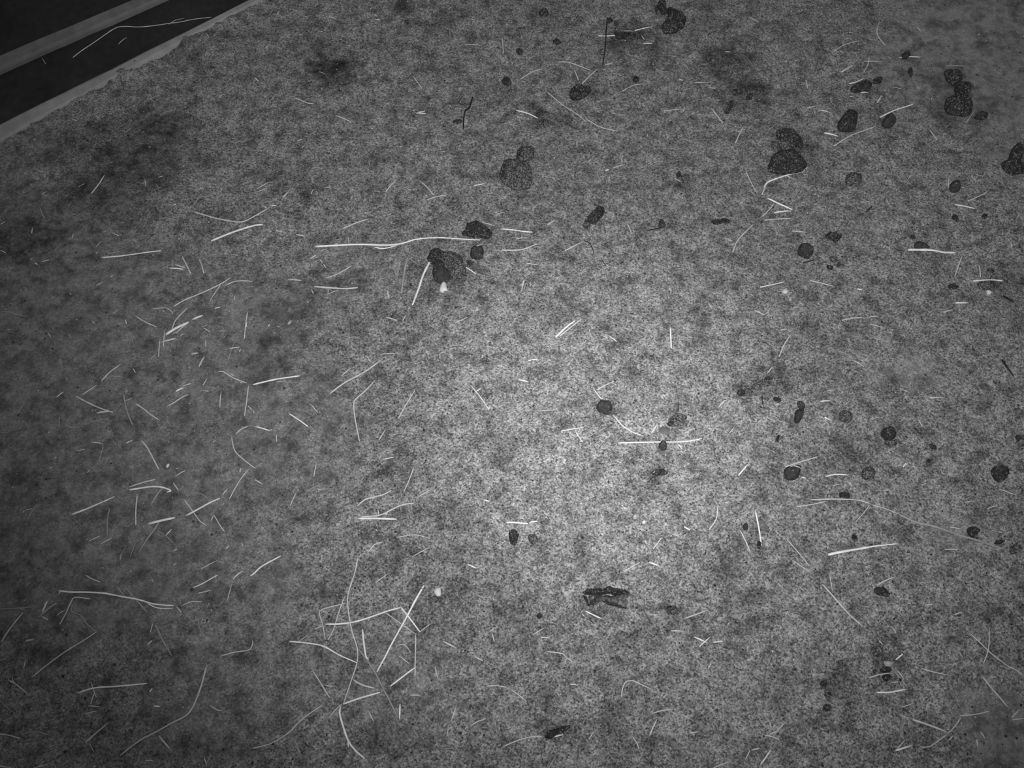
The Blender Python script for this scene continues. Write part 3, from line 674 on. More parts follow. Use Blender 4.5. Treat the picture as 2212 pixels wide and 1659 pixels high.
([(-675.4,956.8),(-648.1,957.8),(-635,945.6)],21,17,'n','medium pale fine straw, falling right, just above the bundle of fat straws',None),
([(837.8,971.7),(862.2,971.7)],36,30,'b','short bright straw, lying level, just below left of the clod behind the white fragment',None),
([(-608.1,1075.5),(-598.3,1056.2),(-590.7,1035.7)],27,22,'n','medium pale straw, steep, leaning left, below left of the thick slanting straw',None),
([(-594,524),(-576.7,513.8),(-560.9,500.7)],19,15,'d','medium dull fine straw, falling right, just below the thick bright stub',None),
([(746.1,769.8),(777.4,769.3)],25,20,'n','short pale straw, lying level, above right of the black grainy ball',None),
([(824.4,595.9),(855.7,582.1)],19,15,'n','medium pale fine straw, falling right, just below right of the far right ball',None),
([(178.8,200.5),(186.9,188.9),(189.8,179.1)],21,17,'n','short pale straw, steep, leaning left, below the crook-shaped straw',None),
([(151.5,784.7),(169.9,795.4),(187.2,804.9)],20,16,'n','medium pale fine straw, rising right, just above the ball in the brightest sand',None),
([(-507.4,455.6),(-484.7,469.4)],23,18,'n','short pale straw, rising right, below right of the thick bright stub',None),
([(-554,1015.5),(-562.1,994.1),(-570.2,974.3)],21,17,'n','medium pale fine straw, steep, leaning right, above right of the bundle of fat straws',None),
([(-789.2,1083.8),(-763.2,1090.8)],32,26,'d','short dull straw, lying level, just left of the level straw on dark soil',None),
([(-518.9,846.1),(-510.8,888.2)],21,16,'d','medium dull fine straw, steep, leaning right, right of the bundle of fat straws',None),
([(-429.5,1026.2),(-402.4,1024.3)],31,26,'n','short pale straw, lying level, well below right of the thick slanting straw',None),
([(-732.9,190.6),(-709.5,195.6)],21,17,'d','short dull straw, rising right, well below the long straight straw',None),
([(-484.5,697.9),(-474.6,708.1),(-462.2,714.9)],25,20,'n','short pale straw, rising right, well right of the bowing straw',None),
([(651.1,1457.1),(678.1,1447.1)],35,29,'n','short pale straw, falling right, just above left of the fluted ball',None),
([(-84.9,241.9),(-92.3,219)],21,17,'n','short pale straw, steep, leaning right, well left of the bottom smear',None),
([(-375.6,1443.8),(-341.8,1425.6)],30,24,'n','short pale straw, falling right, well right of the grey pebble',None),
([(-645.5,911),(-641.5,875.7)],26,21,'n','short pale straw, upright, just below left of the bundle of fat straws',None),
([(379.4,199.7),(391.4,197.2),(401.3,192.2)],21,17,'n','short pale straw, falling right, below left of the hoof-like scuff',None),
([(526.3,1208.7),(513.7,1192.5),(500.4,1179.3)],28,22,'n','short pale straw, steep, leaning right, below the twin-lobed clod',None),
([(-254.6,1239.9),(-235.2,1271.7)],29,23,'n','short pale straw, steep, leaning right, above the long split straw',None),
([(-622.5,903.4),(-603.4,926.3)],26,21,'n','short pale straw, rising right, just above right of the bundle of fat straws',None),
([(-694.4,446.2),(-681.5,439.4),(-668.3,435.2)],23,18,'n','short pale straw, falling right, just above right of the hook-shaped straw',None),
([(-649.2,276.5),(-636.4,253.9)],22,17,'n','short pale straw, steep, leaning left, just left of the level crossed straw',None),
([(953.9,1589),(996.7,1585.4)],25,20,'d','medium dull fine straw, lying level, just above the spread-out dung pile',None),
([(-164.4,475.7),(-136.3,491.7)],18,15,'n','medium pale fine straw, rising right, above the notched chip',None),
([(-522.6,783.5),(-520.5,751.8)],25,20,'n','short pale straw, upright, well below right of the bundle of fat straws',None),
([(126,688.9),(168.1,713.8)],20,16,'f','medium dusty fine straw, rising right, just below the ball in the brightest sand',None),
([(250.9,355.4),(271.2,354.1)],26,21,'n','short pale straw, lying level, just above left of the small X of straws',None),
([(-548.2,590.6),(-529.9,587.4),(-515.8,580)],19,15,'d','medium dull fine straw, falling right, right of the fan of bright straws',None),
([(-680.4,498.7),(-664.3,509.8)],27,22,'n','short pale straw, rising right, below the club-shaped straw',None),
([(-701,159.5),(-698.1,169.2),(-690.9,175.8)],21,17,'d','short dull straw, steep, leaning right, well below left of the level crossed straw',None),
([(551.8,1138.8),(581.3,1135.4)],28,22,'n','short pale straw, lying level, just above the ringed ball',None),
([(-196,425.9),(-177.6,435.6),(-159,444.3)],18,14,'f','medium dusty fine straw, rising right, above the long diagonal straw',None),
([(-182,331.7),(-169.3,334.4),(-158.6,321.7)],18,14,'n','medium pale fine straw, falling right, just below the long diagonal straw',None),
([(145.4,788.2),(154.2,774),(161.1,764.6)],25,20,'n','short pale straw, steep, leaning left, just above left of the ball in the brightest sand',None),
([(-373.9,564.3),(-365.7,588.5)],24,19,'n','short pale straw, steep, leaning right, well left of the three fanned straws',None),
([(-336.9,643.4),(-338.6,616.3)],24,19,'n','short pale straw, upright, well above left of the three fanned straws',None),
([(-711.5,679.9),(-711,657.7),(-712.8,646.7)],19,15,'d','medium dull fine straw, upright, above the club-shaped straw',None),
([(-456.9,402.1),(-453.4,430.7)],18,14,'n','medium pale fine straw, upright, well below right of the thick bright stub',None),
([(789.5,1618.3),(780.5,1589.7),(767.5,1566.7)],25,20,'n','medium pale fine straw, steep, leaning right, just above the ragged clod',None),
([(774.8,1601.1),(814.3,1598.6)],25,20,'n','medium pale fine straw, lying level, just above right of the ragged clod',None),
([(-708.4,153.8),(-688.7,158.7)],21,17,'n','short pale straw, rising right, well below left of the level crossed straw',None),
([(-221,432.7),(-202.9,446.2)],23,18,'n','short pale straw, rising right, above left of the long diagonal straw',None),
([(-158.7,580),(-138.5,593.1)],24,19,'n','short pale straw, rising right, above right of the three fanned straws',None),
([(323.2,1457.1),(361.1,1463.8)],24,19,'n','medium pale fine straw, lying level, left of the crooked crumb line',None),
([(-461.9,242.7),(-448.4,235.9),(-441.2,235.1)],21,17,'n','short pale straw, falling right, right of the very long elbowed straw',None),
([(40.8,743.2),(84.4,745.5)],20,16,'f','medium dusty fine straw, lying level, left of the ball in the brightest sand',None),
([(-651.8,1058.4),(-629,1050.1)],32,26,'n','short pale straw, falling right, right of the level straw on dark soil',None),
([(32.5,348.1),(51.2,360)],22,18,'n','short pale straw, rising right, below left of the curled bark',None),
([(-232,684.4),(-221.2,706.9)],25,20,'n','short pale straw, steep, leaning right, below right of the elbow-bent straw',None),
([(257,718.3),(244.4,700.1)],29,24,'n','short pale straw, steep, leaning right, just left of the crumbled dung',None),
([(903,1061.7),(898.6,1030.3)],27,22,'n','short pale straw, upright, just above left of the clod behind the white fragment',None),
([(-520.1,870.3),(-500.1,873.2)],30,25,'n','short pale straw, lying level, right of the bundle of fat straws',None),
([(-217.3,1559.7),(-193.8,1519.8)],24,19,'n','short pale fine straw, steep, leaning left, above left of the leaf by the black twig',None),
([(504.4,1230.9),(519,1262.6)],29,23,'n','short pale straw, steep, leaning right, just below left of the twin-lobed clod',None),
([(548.2,761.6),(568.3,763)],29,24,'b','short bright straw, lying level, just above left of the faint ball',None),
([(515.3,447.2),(515.7,420.2)],18,14,'n','short pale fine straw, upright, below left of the broad wedge-shaped straw',None),
([(-21.8,1676.6),(-19.2,1625.5)],25,20,'n','short pale fine straw, upright, just left of the tiny black pellet',None),
([(757.8,221.5),(777.8,223.5)],21,17,'n','short pale straw, lying level, below right of the stout corner straw',None),
([(-308.4,814.4),(-291.8,831.4)],26,20,'n','short pale straw, rising right, just above the elbow-bent straw',None),
([(-801.8,736.7),(-796.1,711.5)],25,20,'d','short dull straw, upright, well above left of the club-shaped straw',None),
([(135.4,1578.3),(144,1542.2)],31,25,'n','short pale straw, steep, leaning left, just above the crumbly black clod',None),
([(-64.1,1163.3),(-33.8,1151.7)],22,18,'n','short pale fine straw, falling right, just right of the cap-shaped clod',None),
([(-945,1199.8),(-937.7,1183.7),(-928.8,1170.5)],28,22,'d','short dull straw, steep, leaning left, well above left of the level straw on dark soil',None),
([(224.3,466.8),(240.2,460.9)],27,22,'b','short bright straw, falling right, above right of the curled bark',None),
([(-614.7,895.8),(-606.2,903.4)],51,41,'d','tiny dull thick straw, rising right, just right of the bundle of fat straws',None),
([(-156.2,257.4),(-140.1,257.4)],25,21,'n','short pale straw, lying level, below right of the middle of the tangle',None),
([(-627.9,476.7),(-623,501.7)],18,15,'d','short dull fine straw, steep, leaning right, below left of the thick bright stub',None),
([(-217.2,232.5),(-209.1,219)],25,20,'n','short pale straw, steep, leaning left, just above right of the blade at the tangle bottom',None),
([(-452.6,438.5),(-439.2,452.1)],23,18,'b','short bright straw, rising right, well below right of the thick bright stub',None),
([(-647.3,241.9),(-628.2,240.2)],21,17,'n','short pale straw, lying level, just below left of the level crossed straw',None),
([(61.7,196.9),(76.8,200.5)],25,20,'b','short bright straw, rising right, just below right of the bottom smear',None),
([(-241.6,860.8),(-213.8,862.1)],21,16,'n','short pale fine straw, lying level, above right of the elbow-bent straw',None),
([(395.1,1536),(428.2,1537)],24,19,'n','short pale fine straw, lying level, just above left of the crooked crumb line',None),
([(-576.8,618.4),(-560.6,629.7)],24,19,'n','short pale straw, rising right, just right of the bowing straw',None),
([(-516.7,1244.4),(-491.6,1262.6)],23,18,'n','short pale fine straw, rising right, below the grey pebble',None),
([(29.1,843.6),(47.3,847.3)],30,25,'b','tiny bright straw, lying level, well above left of the ball in the brightest sand',None),
([(-747.7,721.1),(-736.8,722.9),(-723,726.3)],20,16,'d','short dull fine straw, lying level, above left of the bowing straw',None),
([(-761.1,156.7),(-743,153.8)],21,17,'n','short pale straw, lying level, well below left of the long straight straw',None),
([(730.7,527.1),(749.4,523.6)],23,19,'n','short pale straw, lying level, just above the long dull stalk',None),
([(-734.5,682.6),(-713.5,679.5)],25,20,'n','short pale straw, lying level, left of the bowing straw',None),
([(11.9,806),(28.8,801.2)],30,24,'b','tiny bright straw, falling right, well left of the ball in the brightest sand',None),
([(621.4,848.5),(641.1,832.6)],20,16,'n','short pale fine straw, falling right, above the faint ball',None),
([(-587.1,858.4),(-574.7,861.3)],40,32,'n','tiny pale thick straw, lying level, just below right of the bundle of fat straws',None),
([(267,202.2),(281.3,204.7)],25,20,'n','tiny pale straw, lying level, well below right of the crook-shaped straw',None),
([(-350.2,583.2),(-343.3,592.7),(-322.4,603.4)],19,15,'f','medium dusty fine straw, rising right, above left of the three fanned straws',None),
([(592.9,239.3),(614.8,246.2)],17,14,'n','short pale fine straw, rising right, just above left of the broad straw at lower right',None),
([(-643.2,471.8),(-643.6,483.7)],36,29,'d','tiny dull thick straw, upright, above the long arching straw',None),
([(-664.4,847.3),(-651,862.1)],26,21,'d','short dull straw, rising right, just below left of the bundle of fat straws',None)]
GROUP = 'straw stalks scattered over the sand'
def build_straws():
    for i, (P, w0, w1, tone, label, fork) in enumerate(STRAWS):
        rng = random.Random(i * 7 + 1)
        P = mm(P)
        mid = P[len(P) // 2]
        org = (mid[0], mid[1], surface(*mid))
        lift = .0012 + min(.004, .012 * math.dist(P[0], P[-1]))
        if tone == 'f': lift = .0004
        if 'crossing over the half-ball' in label: lift = .027       # it lies on top of the dropping
        v, f = straw_mesh(P, w0 / 10000, w1 / 10000, rng, lift, org, .34 if w0 > 62 else .62)
        o = mesh_object('straw', v, f, STRAW[tone], loc=org)
        tag(o, label, 'straw', GROUP)
        if fork:
            v, f = straw_mesh(mm(fork), .7 * w0 / 10000, .45 * w0 / 10000, rng, .001, org)
            mesh_object('side_shoot', v, f, STRAW[tone], parent=o)
build_straws()

# ------------------------------------------------------------------ dung, bark, pebbles, leaves
def lump_mesh(outline, h, rng, origin, crumbs):
    """a lump with the given outline: rings shrink from the foot to the top, roughened"""
    P = np.array(outline, float)
    c = P.mean(0)
    pts = []
    n = len(P)
    for i in range(n):
        a, b, q, d = P[i - 1], P[i], P[(i + 1) % n], P[(i + 2) % n]
        for k in range(3):
            t = k / 3
            pts.append(.5 * (2 * b + (q - a) * t + (2 * a - 5 * b + 4 * q - d) * t * t + (3 * b - a - 3 * q + d) * t ** 3))
    pts = np.array(pts)
    size = np.abs(pts - c).max()
    N = len(pts)
    ph = rng.uniform(0, 9)
    verts, faces = [], []
    fr = [1.0, 1.0, .93, .8, .62, .4, .18]
    for ri, f in enumerate(fr):
        for k in range(N):
            q = c + (pts[k] - c) * (f - (.0 if ri else .04))
            nz = float(vnoise(q[0] + ph, q[1] + ph, 260)) - .5
            nz2 = float(vnoise(q[0] - ph, q[1] + ph, 110)) - .5
            if ri == 0: z = -.003
            else:
                z = h * (1 - f ** 2.2) ** .55 if ri > 1 else h * .12
                z = z * (1 + .45 * nz2) + nz * min(.36 * h, .007)
            q = q + (pts[k] - c) * nz * .06
            verts.append((q[0] - origin[0], q[1] - origin[1], z))
    verts.append((c[0] - origin[0], c[1] - origin[1], h * .98))
    for ri in range(len(fr) - 1):
        for k in range(N):
            q = (k + 1) % N
            faces.append((ri * N + k, ri * N + q, (ri + 1) * N + q, (ri + 1) * N + k))
    top = (len(fr) - 1) * N
    for k in range(N): faces.append((top + k, top + (k + 1) % N, len(verts) - 1))
    if crumbs and size > .006:                                   # crumbs breaking away from the rough top
        for _ in range(int(20 + size * 900)):
            k = rng.randrange(N); f = rng.uniform(.15, 1.02)
            q = c + (pts[k] - c) * f
            z = h * max(0, 1 - min(1, f) ** 2.4) ** .62
            r = rng.uniform(.0008, .0022)
            b = len(verts)
            for dx, dy, dz in ((1, 0, 0), (0, 1, 0), (-1, 0, 0), (0, -1, 0), (0, 0, 1), (0, 0, -1)):
                j = rng.uniform(.6, 1.3)
                verts.append((q[0] - origin[0] + dx * r * j, q[1] - origin[1] + dy * r * j, z + dz * r * j))
            for a_, b_ in ((0, 1), (1, 2), (2, 3), (3, 0)):
                faces.append((b + a_, b + b_, b + 4)); faces.append((b + b_, b + a_, b + 5))
    return verts, faces

LUMPS = [
('dung_clod','dung','black crooked dung clod near the top edge, bent like a knee','animal droppings on the sand',[([(335.3,1785.9),(350.4,1787.6),(351.8,1776),(351.1,1766.1),(353.7,1756.2),(347.3,1747.2),(339.3,1746.4),(338.3,1756.2),(336,1763.6),(332,1771)],16,'dark'),
  ([(350.4,1762.8),(363,1762.8),(383.5,1748.8),(390.7,1739.9),(394.3,1728.5),(387.9,1707.6),(379.2,1698),(364.2,1686.1),(344.3,1683.7),(337.4,1696.4),(336,1706.8),(345.8,1718),(352.3,1728.5),(354.7,1744.8)],24,'dark'),
  ([(328.2,1776),(331.5,1773.5),(331.7,1760.3),(329.1,1748.9),(326.1,1753.8)],6,'dark')]),
('dung_clod','dung','sandy gray dung clod of two lobes with shade painted along its left edges','animal droppings on the sand',[([(-12.5,1319.3),(4.4,1320.9),(25.5,1315.4),(36.2,1305.3),(40.2,1284.5),(40,1261.5),(35.7,1245.6),(10.2,1239.6),(-6.3,1248.7),(-19.4,1259.3),(-24.8,1274.5),(-23.1,1288.3),(-19.6,1305.3)],15,'sandy'),
  ([(9.2,1325.3),(14.1,1337.9),(22,1347.4),(37.8,1352.1),(46.9,1347.4),(45.5,1333.1),(43,1319),(25.5,1312.8),(10.4,1315.9)],16,'sandy'),
  ([(-19.6,1297.1),(-12.4,1296.4),(-7.6,1288.7),(-12.3,1279.5),(-15.3,1270.3),(-23,1266.5),(-25.4,1276.4)],24,'dark'),  # dark lobe stands in for the shade on the clod's left side
  ([(8.6,1322.8),(13.5,1336.9),(21.4,1346.4),(25.6,1345.6),(20.1,1332.2),(18.9,1321.2),(10.4,1315)],19,'dark')]),  # painted shade again, along the upper lobe's left rim
('dung_clod','dung','big dark twin-lobed dung clod with a bright kinked straw under it','animal droppings on the sand',[([(532.9,1321.3),(546.2,1330.7),(563.9,1337),(581.8,1335.4),(595.2,1323.7),(602,1308.1),(602.9,1298),(589.7,1285.7),(561.8,1278),(541.4,1281.1),(521.5,1288.8),(527,1308.1)],27,'dark'),
  ([(552.1,1390.5),(569.5,1397),(586.6,1388.1),(598.7,1374.4),(604,1364.8),(601.2,1349.7),(590.8,1352.8),(573.5,1359.2),(561.2,1367.2),(554.1,1378.4)],22,'dark'),
  ([(543.6,1366.9),(563.1,1366.9),(580.1,1357.3),(587.3,1343.8),(571.2,1336.7),(553.1,1337.5),(540.9,1346.2)],13,'sandy')]),
('dung_ball','dung','fluted dark dung ball with pale streaks, right of the twin-lobed clod','animal droppings on the sand',[([(703,1438.5),(714.6,1444.4),(726.2,1439.7),(728.6,1427.9),(723.8,1410.3),(715.5,1397.6),(700.9,1394.1),(687.3,1396.4),(683.7,1406.8),(687.6,1419.7),(696,1433.8)],28,'fluted')]),
('dung_ball','dung','smooth dark dung ball resting under a slanting straw','animal droppings on the sand',[([(788.5,1433.4),(800.9,1438.2),(808.6,1432.3),(809,1420.5),(800.6,1408.8),(788.6,1405.3),(778.2,1411.2),(781.1,1421.7)],22,'smooth')]),
('dung_clod','dung','ragged clod tucked between straws above the fluted ball','animal droppings on the sand',[([(730.4,1519.7),(746.1,1527.1),(756.4,1534.5),(770.9,1539.4),(778.4,1530.8),(773.1,1516),(766.6,1509.9),(747.2,1507.5),(733,1508.7)],16,'dark'),
  ([(780.4,1537.9),(791.5,1549.1),(803.5,1550.3),(802.4,1539.1),(793.1,1532.9),(784,1532.9)],10,'dark')]),
('dung_ball','dung','small black ball on the right beside a short upright straw','animal droppings on the sand',[([(909,1248.6),(903.7,1241),(897.6,1235.4),(891.1,1235.9),(885.9,1239.9),(886.6,1248.6),(889.6,1257.4),(896.7,1261.7),(904.2,1263.3),(907.3,1256.4)],16,'smooth')]),
('dung_clod','dung','black dung clod cut by the right edge of the photo','animal droppings on the sand',[([(1053,1328.1),(1043.3,1314.1),(1033.8,1310.2),(1027.6,1313.5),(1023.9,1322.7),(1031.8,1339.6),(1041.4,1354.6),(1052.9,1362.9),(1060.5,1358.9),(1059.2,1344.1)],20,'dark'),
  ([(1005.3,1309.8),(1021.1,1315.9),(1038.5,1309.8),(1053.1,1307.3),(1048.1,1287.8),(1021.7,1280.5),(1007.2,1290.2)],18,'dark')]),
('dung_pile','dung','spread-out dark dung pile in the dim upper right','animal droppings on the sand',[([(943.8,1568.1),(958.5,1564.3),(974.3,1561.8),(976.7,1548.1),(969.8,1533.2),(955.5,1525.8),(946.3,1533.2),(941.2,1543.1)],20,'dark'),
  ([(954,1520.2),(968.8,1530),(984.5,1527.6),(988.9,1515.3),(979.6,1498.2),(970.2,1488.5),(955.8,1492.1),(952.9,1503.1)],22,'dark'),
  ([(929.9,1485.4),(947.1,1490.2),(967.5,1485.4),(982.7,1481.8),(981.3,1463.8),(972.7,1445.9),(957,1438.8),(940,1442.4),(925.8,1445.9),(921.7,1463.8)],24,'dark')]),
('dung_clod','dung','flat dark clod just below right of the spread-out dung pile','animal droppings on the sand',[([(985.3,1446.4),(997.1,1451.2),(1008.7,1447.6),(1008.5,1439.3),(997.4,1429.9),(983.8,1432.2),(979.8,1438.1)],12,'dark')]),
('dung_clod','dung','worn crumbly clod left of the small black ball','animal droppings on the sand',[([(711,1265.9),(706.4,1255.5),(695.6,1250.1),(685,1253.7),(678.5,1262.2),(679.2,1273.4),(685.3,1283),(695.6,1287.5),(706.4,1285.8),(713.7,1277.3)],10,'sandy')]),
('dung_clod','dung','slanted dark clod with pale grains, left of centre top','animal droppings on the sand',[([(171.7,1196.2),(184.5,1193.9),(183,1181.2),(174.1,1167.4),(163.6,1156),(155.4,1158.2),(142.6,1156),(148.6,1169.7),(160.1,1183.5)],18,'dark'),
  ([(155,1148.7),(153.2,1145),(148.4,1145.2),(144,1147),(140.3,1150.8),(140.2,1155.5),(143.2,1158.5),(147.8,1159.7),(152.8,1157.2),(155.4,1152.7)],8,'sandy')]),
('dung_clod','dung','cap-shaped dark clod at the right tip of the long split straw','animal droppings on the sand',[([(-98.4,1131.4),(-91.7,1141.2),(-89,1154.7),(-71.3,1162.1),(-57.3,1153.5),(-45.3,1142.4),(-38.3,1131.4),(-45,1116.8),(-58.8,1121.6),(-78.5,1124.1),(-90.4,1128.9)],20,'dark')]),
('dung_ball','dung','small round ball with a black cap just above the largest clod','animal droppings on the sand',[([(-81.5,1080.8),(-77.9,1092.7),(-65.3,1098.7),(-55.4,1092.7),(-56.2,1078.4),(-61,1071.3),(-72.6,1071.3)],20,'smooth')]),
('dung_clod','dung','largest dark dung clod, flat-topped, in the upper middle','animal droppings on the sand',[([(-155.8,1090.3),(-142.2,1090.9),(-130.3,1084.4),(-135.6,1068.9),(-148.8,1060.7),(-156.6,1061.8),(-163.8,1071.3)],20,'dark'),
  ([(-141.9,1084.5),(-114.7,1085.7),(-97.9,1075),(-92.7,1060.9),(-87.5,1044.4),(-92.9,1030.5),(-109,1023.6),(-122.8,1035.1),(-137,1056.2)],24,'sandy'),
  ([(-151.5,1056.6),(-137.3,1064.9),(-123.3,1049.6),(-117,1033.3),(-120.4,1019.4),(-135.5,1013.7),(-146.2,1018.3),(-152.6,1035.6)],22,'smooth'),
  ([(-115.6,1042.7),(-96.3,1043.9),(-86.4,1032.2),(-90,1021.8),(-103.5,1024.1),(-115.1,1028.8)],12,'sandy')]),
('dung_pellet','dung','small oval pellet touching the right side of the largest clod','animal droppings on the sand',[([(-87.2,1063.7),(-80.5,1068.4),(-72.6,1064.8),(-74.5,1058.9),(-83.1,1055.4)],8,'smooth')]),
('dung_pellet','dung','black wavy worm-like dropping in the upper right sand','animal droppings on the sand',[([(395,1163.7),(403,1162.6),(412.5,1164.6),(422.3,1169.5),(433.6,1166.6),(430.6,1160.3),(418.9,1159.7),(407,1156.2),(396.7,1158)],9,'dark')]),
('dung_pellet','dung','black tapered dropping pointing right above the ringed ball','animal droppings on the sand',[([(615.8,1129.4),(622.2,1133.5),(628.2,1129.4),(636.4,1129.4),(640.6,1125.3),(646.9,1123.3),(640,1116.2),(634.7,1109.2),(628.2,1114.2),(620,1119.3)],14,'dark')]),
('dung_ball','dung','ringed dark ball with one white chip on its rim','animal droppings on the sand',[([(556.1,1091.6),(560.5,1099.6),(572.6,1104.1),(581.4,1097.6),(584.5,1085.6),(580.8,1077.7),(571.1,1072.3),(562.2,1077.7),(555.8,1083.6)],24,'smooth'),
  ([(566.1,1083.7),(569.2,1083.2),(572.2,1081.2),(569.4,1078.8)],10,'white')]),
('dung_clod','dung','broken half-buried clod below right of the ringed ball','animal droppings on the sand',[([(614.6,1075.8),(630.5,1073.8),(628.4,1065.9),(618.7,1065.9)],8,'sandy'),
  ([(607.1,1054.1),(617.3,1052.2),(617.5,1048.3),(610.9,1047.3)],8,'dark'),
  ([(628.6,1062),(633.9,1060),(632.1,1054.1),(626.6,1055.1)],8,'dark')]),
('dung_pellet','dung','flat black dropping lying on top of a broad level straw','animal droppings on the sand',[([(787.8,1108.6),(798.5,1110.6),(808.4,1103),(812.4,1094.6),(786.3,1095.1)],10,'smooth')]),
('dung_pellet','dung','tiny grey pellet just above the flat black dropping','animal droppings on the sand',[([(791,1123),(788.6,1118.3),(785.2,1116.7),(781.8,1117.8),(781.7,1123),(784,1127.9),(787.6,1129.1),(790.6,1127.8)],6,'smooth')]),
('dead_leaf','leaf','dark folded leaf with a long thin tail, upper middle right',None,[([(292.2,1164.1),(298.1,1165.9),(303.6,1153.3),(301,1147),(292.2,1145.3),(290.6,1153.3)],6,'smooth')]),
('dung_ball','dung','round dark ball alone in the brightest sand','animal droppings on the sand',[([(149.6,749.1),(155.2,758.4),(165.6,759.5),(174.8,754.9),(177.9,746.7),(173.9,737.5),(166.5,734.5),(156.4,739.1),(150.8,744.4)],24,'smooth')]),
('dung_ball','dung','small round ball under the long level straw in bright sand','animal droppings on the sand',[([(269.5,674.2),(267.6,668.8),(263.5,665.8),(259.3,666.6),(255.8,669.2),(255.1,674.2),(256.6,679.2),(260.2,683.1),(264.9,683.1),(268.1,679.4)],15,'smooth')]),
('dung_ball','dung','larger rough one of the pair of small dark balls','animal droppings on the sand',[([(-4.8,518.7),(2.5,521.1),(8,518.7),(10.8,512.9),(9.6,504.9),(6.3,497.4),(-0.9,497.4),(-4.2,503.7),(-5.3,511.8)],20,'dark')]),
('dung_ball','dung','fainter right-hand one of the pair of small dark balls','animal droppings on the sand',[([(26.8,511.9),(32.4,513.7),(39,511.4),(42.9,506.7),(41.1,501.6),(35,496.4),(29.5,499.8),(27.3,505.6)],14,'sandy')]),
('dung_pellet','dung','tiny round pellet just right of a short straw in middle right','animal droppings on the sand',[([(393.3,526.7),(391.8,522.4),(388.2,520.6),(384.9,522.4),(384.2,526.7),(385.9,530.9),(389.6,532.8),(392.5,530.5)],10,'smooth')]),
('dung_pellet','dung','tall oval dropping of two joined pieces, middle right','animal droppings on the sand',[([(507.2,758.2),(512.4,760.9),(517.7,756.2),(520.2,748.9),(513.5,743.6),(508.1,747.6)],14,'smooth'),
  ([(502.4,741.9),(508.5,743.2),(516.6,741.9),(512.3,728.7),(503.7,718.3),(497.4,718.9),(498.2,728.7)],16,'smooth')]),
('dung_pellet','dung','small leaf-shaped black pellet left of the oval dropping','animal droppings on the sand',[([(465.6,767.5),(474.6,767.5),(479.8,762.1),(473.9,758.1),(468.4,761.5)],7,'dark')]),
('dung_pellet','dung','black rod-like crumb below left of the oval dropping','animal droppings on the sand',[([(465,695.1),(467.7,693.8),(464.1,684.2),(460,684.2)],7,'dark')]),
('dung_ball','dung','faint sand-coated ball right of the oval dropping','animal droppings on the sand',[([(601.2,731),(597.6,722.9),(590.1,717.9),(582.9,720.2),(577.5,723.9),(576.3,731),(579.6,738.4),(586.4,742.8),(593.5,742.2),(598.6,738.1)],12,'sandy')]),
('dung_ball','dung','black ball with pale grains on its top and sand at its foot','animal droppings on the sand',[([(645.6,701.4),(654.8,706.5),(664.8,703.9),(668.4,692.3),(663.7,685.9),(654.6,680.8),(647.7,687.2),(644.2,693.6)],24,'dark'),
  ([(648.7,682.1),(662.2,685.9),(670.8,682.1),(664.5,673.2),(650.3,671.9)],8,'sandy')]),
('dung_ball','dung','half-ball dropping with a flat top and a straw across it','animal droppings on the sand',[([(466.7,629.9),(478.6,633),(494.8,634.2),(494.2,626.2),(490.1,617.5),(482.4,611.4),(472.1,611.4),(466.1,617.5)],20,'smooth')]),
('dung_ball','dung','soft-edged dark ball right of the half-ball dropping','animal droppings on the sand',[([(621.9,623.2),(618.5,615.3),(611.7,611.1),(605,611.4),(599.1,615),(598.3,623.2),(602.7,630.8),(609.2,635),(616.1,635.7),(620.8,630.8)],14,'sandy')]),
('dung_pellet','dung','low dark crumb just above a long level straw, right middle','animal droppings on the sand',[([(572.6,581.5),(570.1,579),(564.6,578.6),(558.9,579.9),(554.9,582.7),(553.6,586),(557.1,588.1),(562.3,588.7),(568.2,587.7),(572.2,584.7)],7,'dark')]),
('dung_ball','dung','dark ball with a pale curl of straw, at the far right','animal droppings on the sand',[([(822.3,629.4),(832.9,635.9),(845.6,630.5),(849.3,620.8),(838.4,609),(828.1,607.9),(821.5,617.5)],22,'dark')]),
('dung_ball','dung','black angular ball beside the long dull stalk at the right','animal droppings on the sand',[([(757.7,523.9),(763.3,526.2),(769.7,522.7),(774.6,519.8),(770.9,513.4),(765.2,508.2),(759.1,510.5),(756.2,516.9)],16,'dark')]),
('dung_pellet','dung','small black crumb near the right tip of the long dull stalk','animal droppings on the sand',[([(796.2,498.7),(801,502.7),(806.5,502.7),(811.2,501.3),(805.7,497),(800,496.4)],9,'dark')]),
('dung_clod','dung','ring-shaped clod with a pale hollow middle at the right edge','animal droppings on the sand',[([(821.2,492.6),(832.1,498.3),(837.7,494.3),(838.4,488.6),(830.4,482.9),(819.8,480.1),(818,486.3)],12,'ring')]),
('dung_pellet','dung','small black crumb above the broad wedge-shaped straw','animal droppings on the sand',[([(570,508.3),(569.2,503.9),(567.2,500.4),(564.3,502.2),(561.9,505.5),(562.4,510.4),(564.9,513.4),(568,512)],7,'dark')]),
('dung_pellet','dung','black crumb at the lower tip of the upright bright straw','animal droppings on the sand',[([(410.9,496.7),(409.5,491.2),(407,489.5),(404.8,491.2),(404.6,496.7),(406.3,501.6),(408.6,503.3),(410.4,501.4)],6,'dark')]),
('dung_clod','dung','dark crumbly dung smear with a tail, right of the brightest sand','animal droppings on the sand',[([(408.5,787.1),(421.5,790.6),(436.7,795.4),(452.6,804.9),(467.7,815.7),(471,808.5),(463.7,793),(450.7,789.4),(443.4,781.2),(431.4,785.9),(418.3,781.2),(408.2,775.3)],7,'sandy'),
  ([(417.5,778.1),(415.9,774.8),(411.9,772.7),(407,772.4),(403.8,774.9),(403.1,778.1),(404.4,781.5),(408.6,783.2),(413.2,783.7),(416.7,781.5)],6,'dark'),
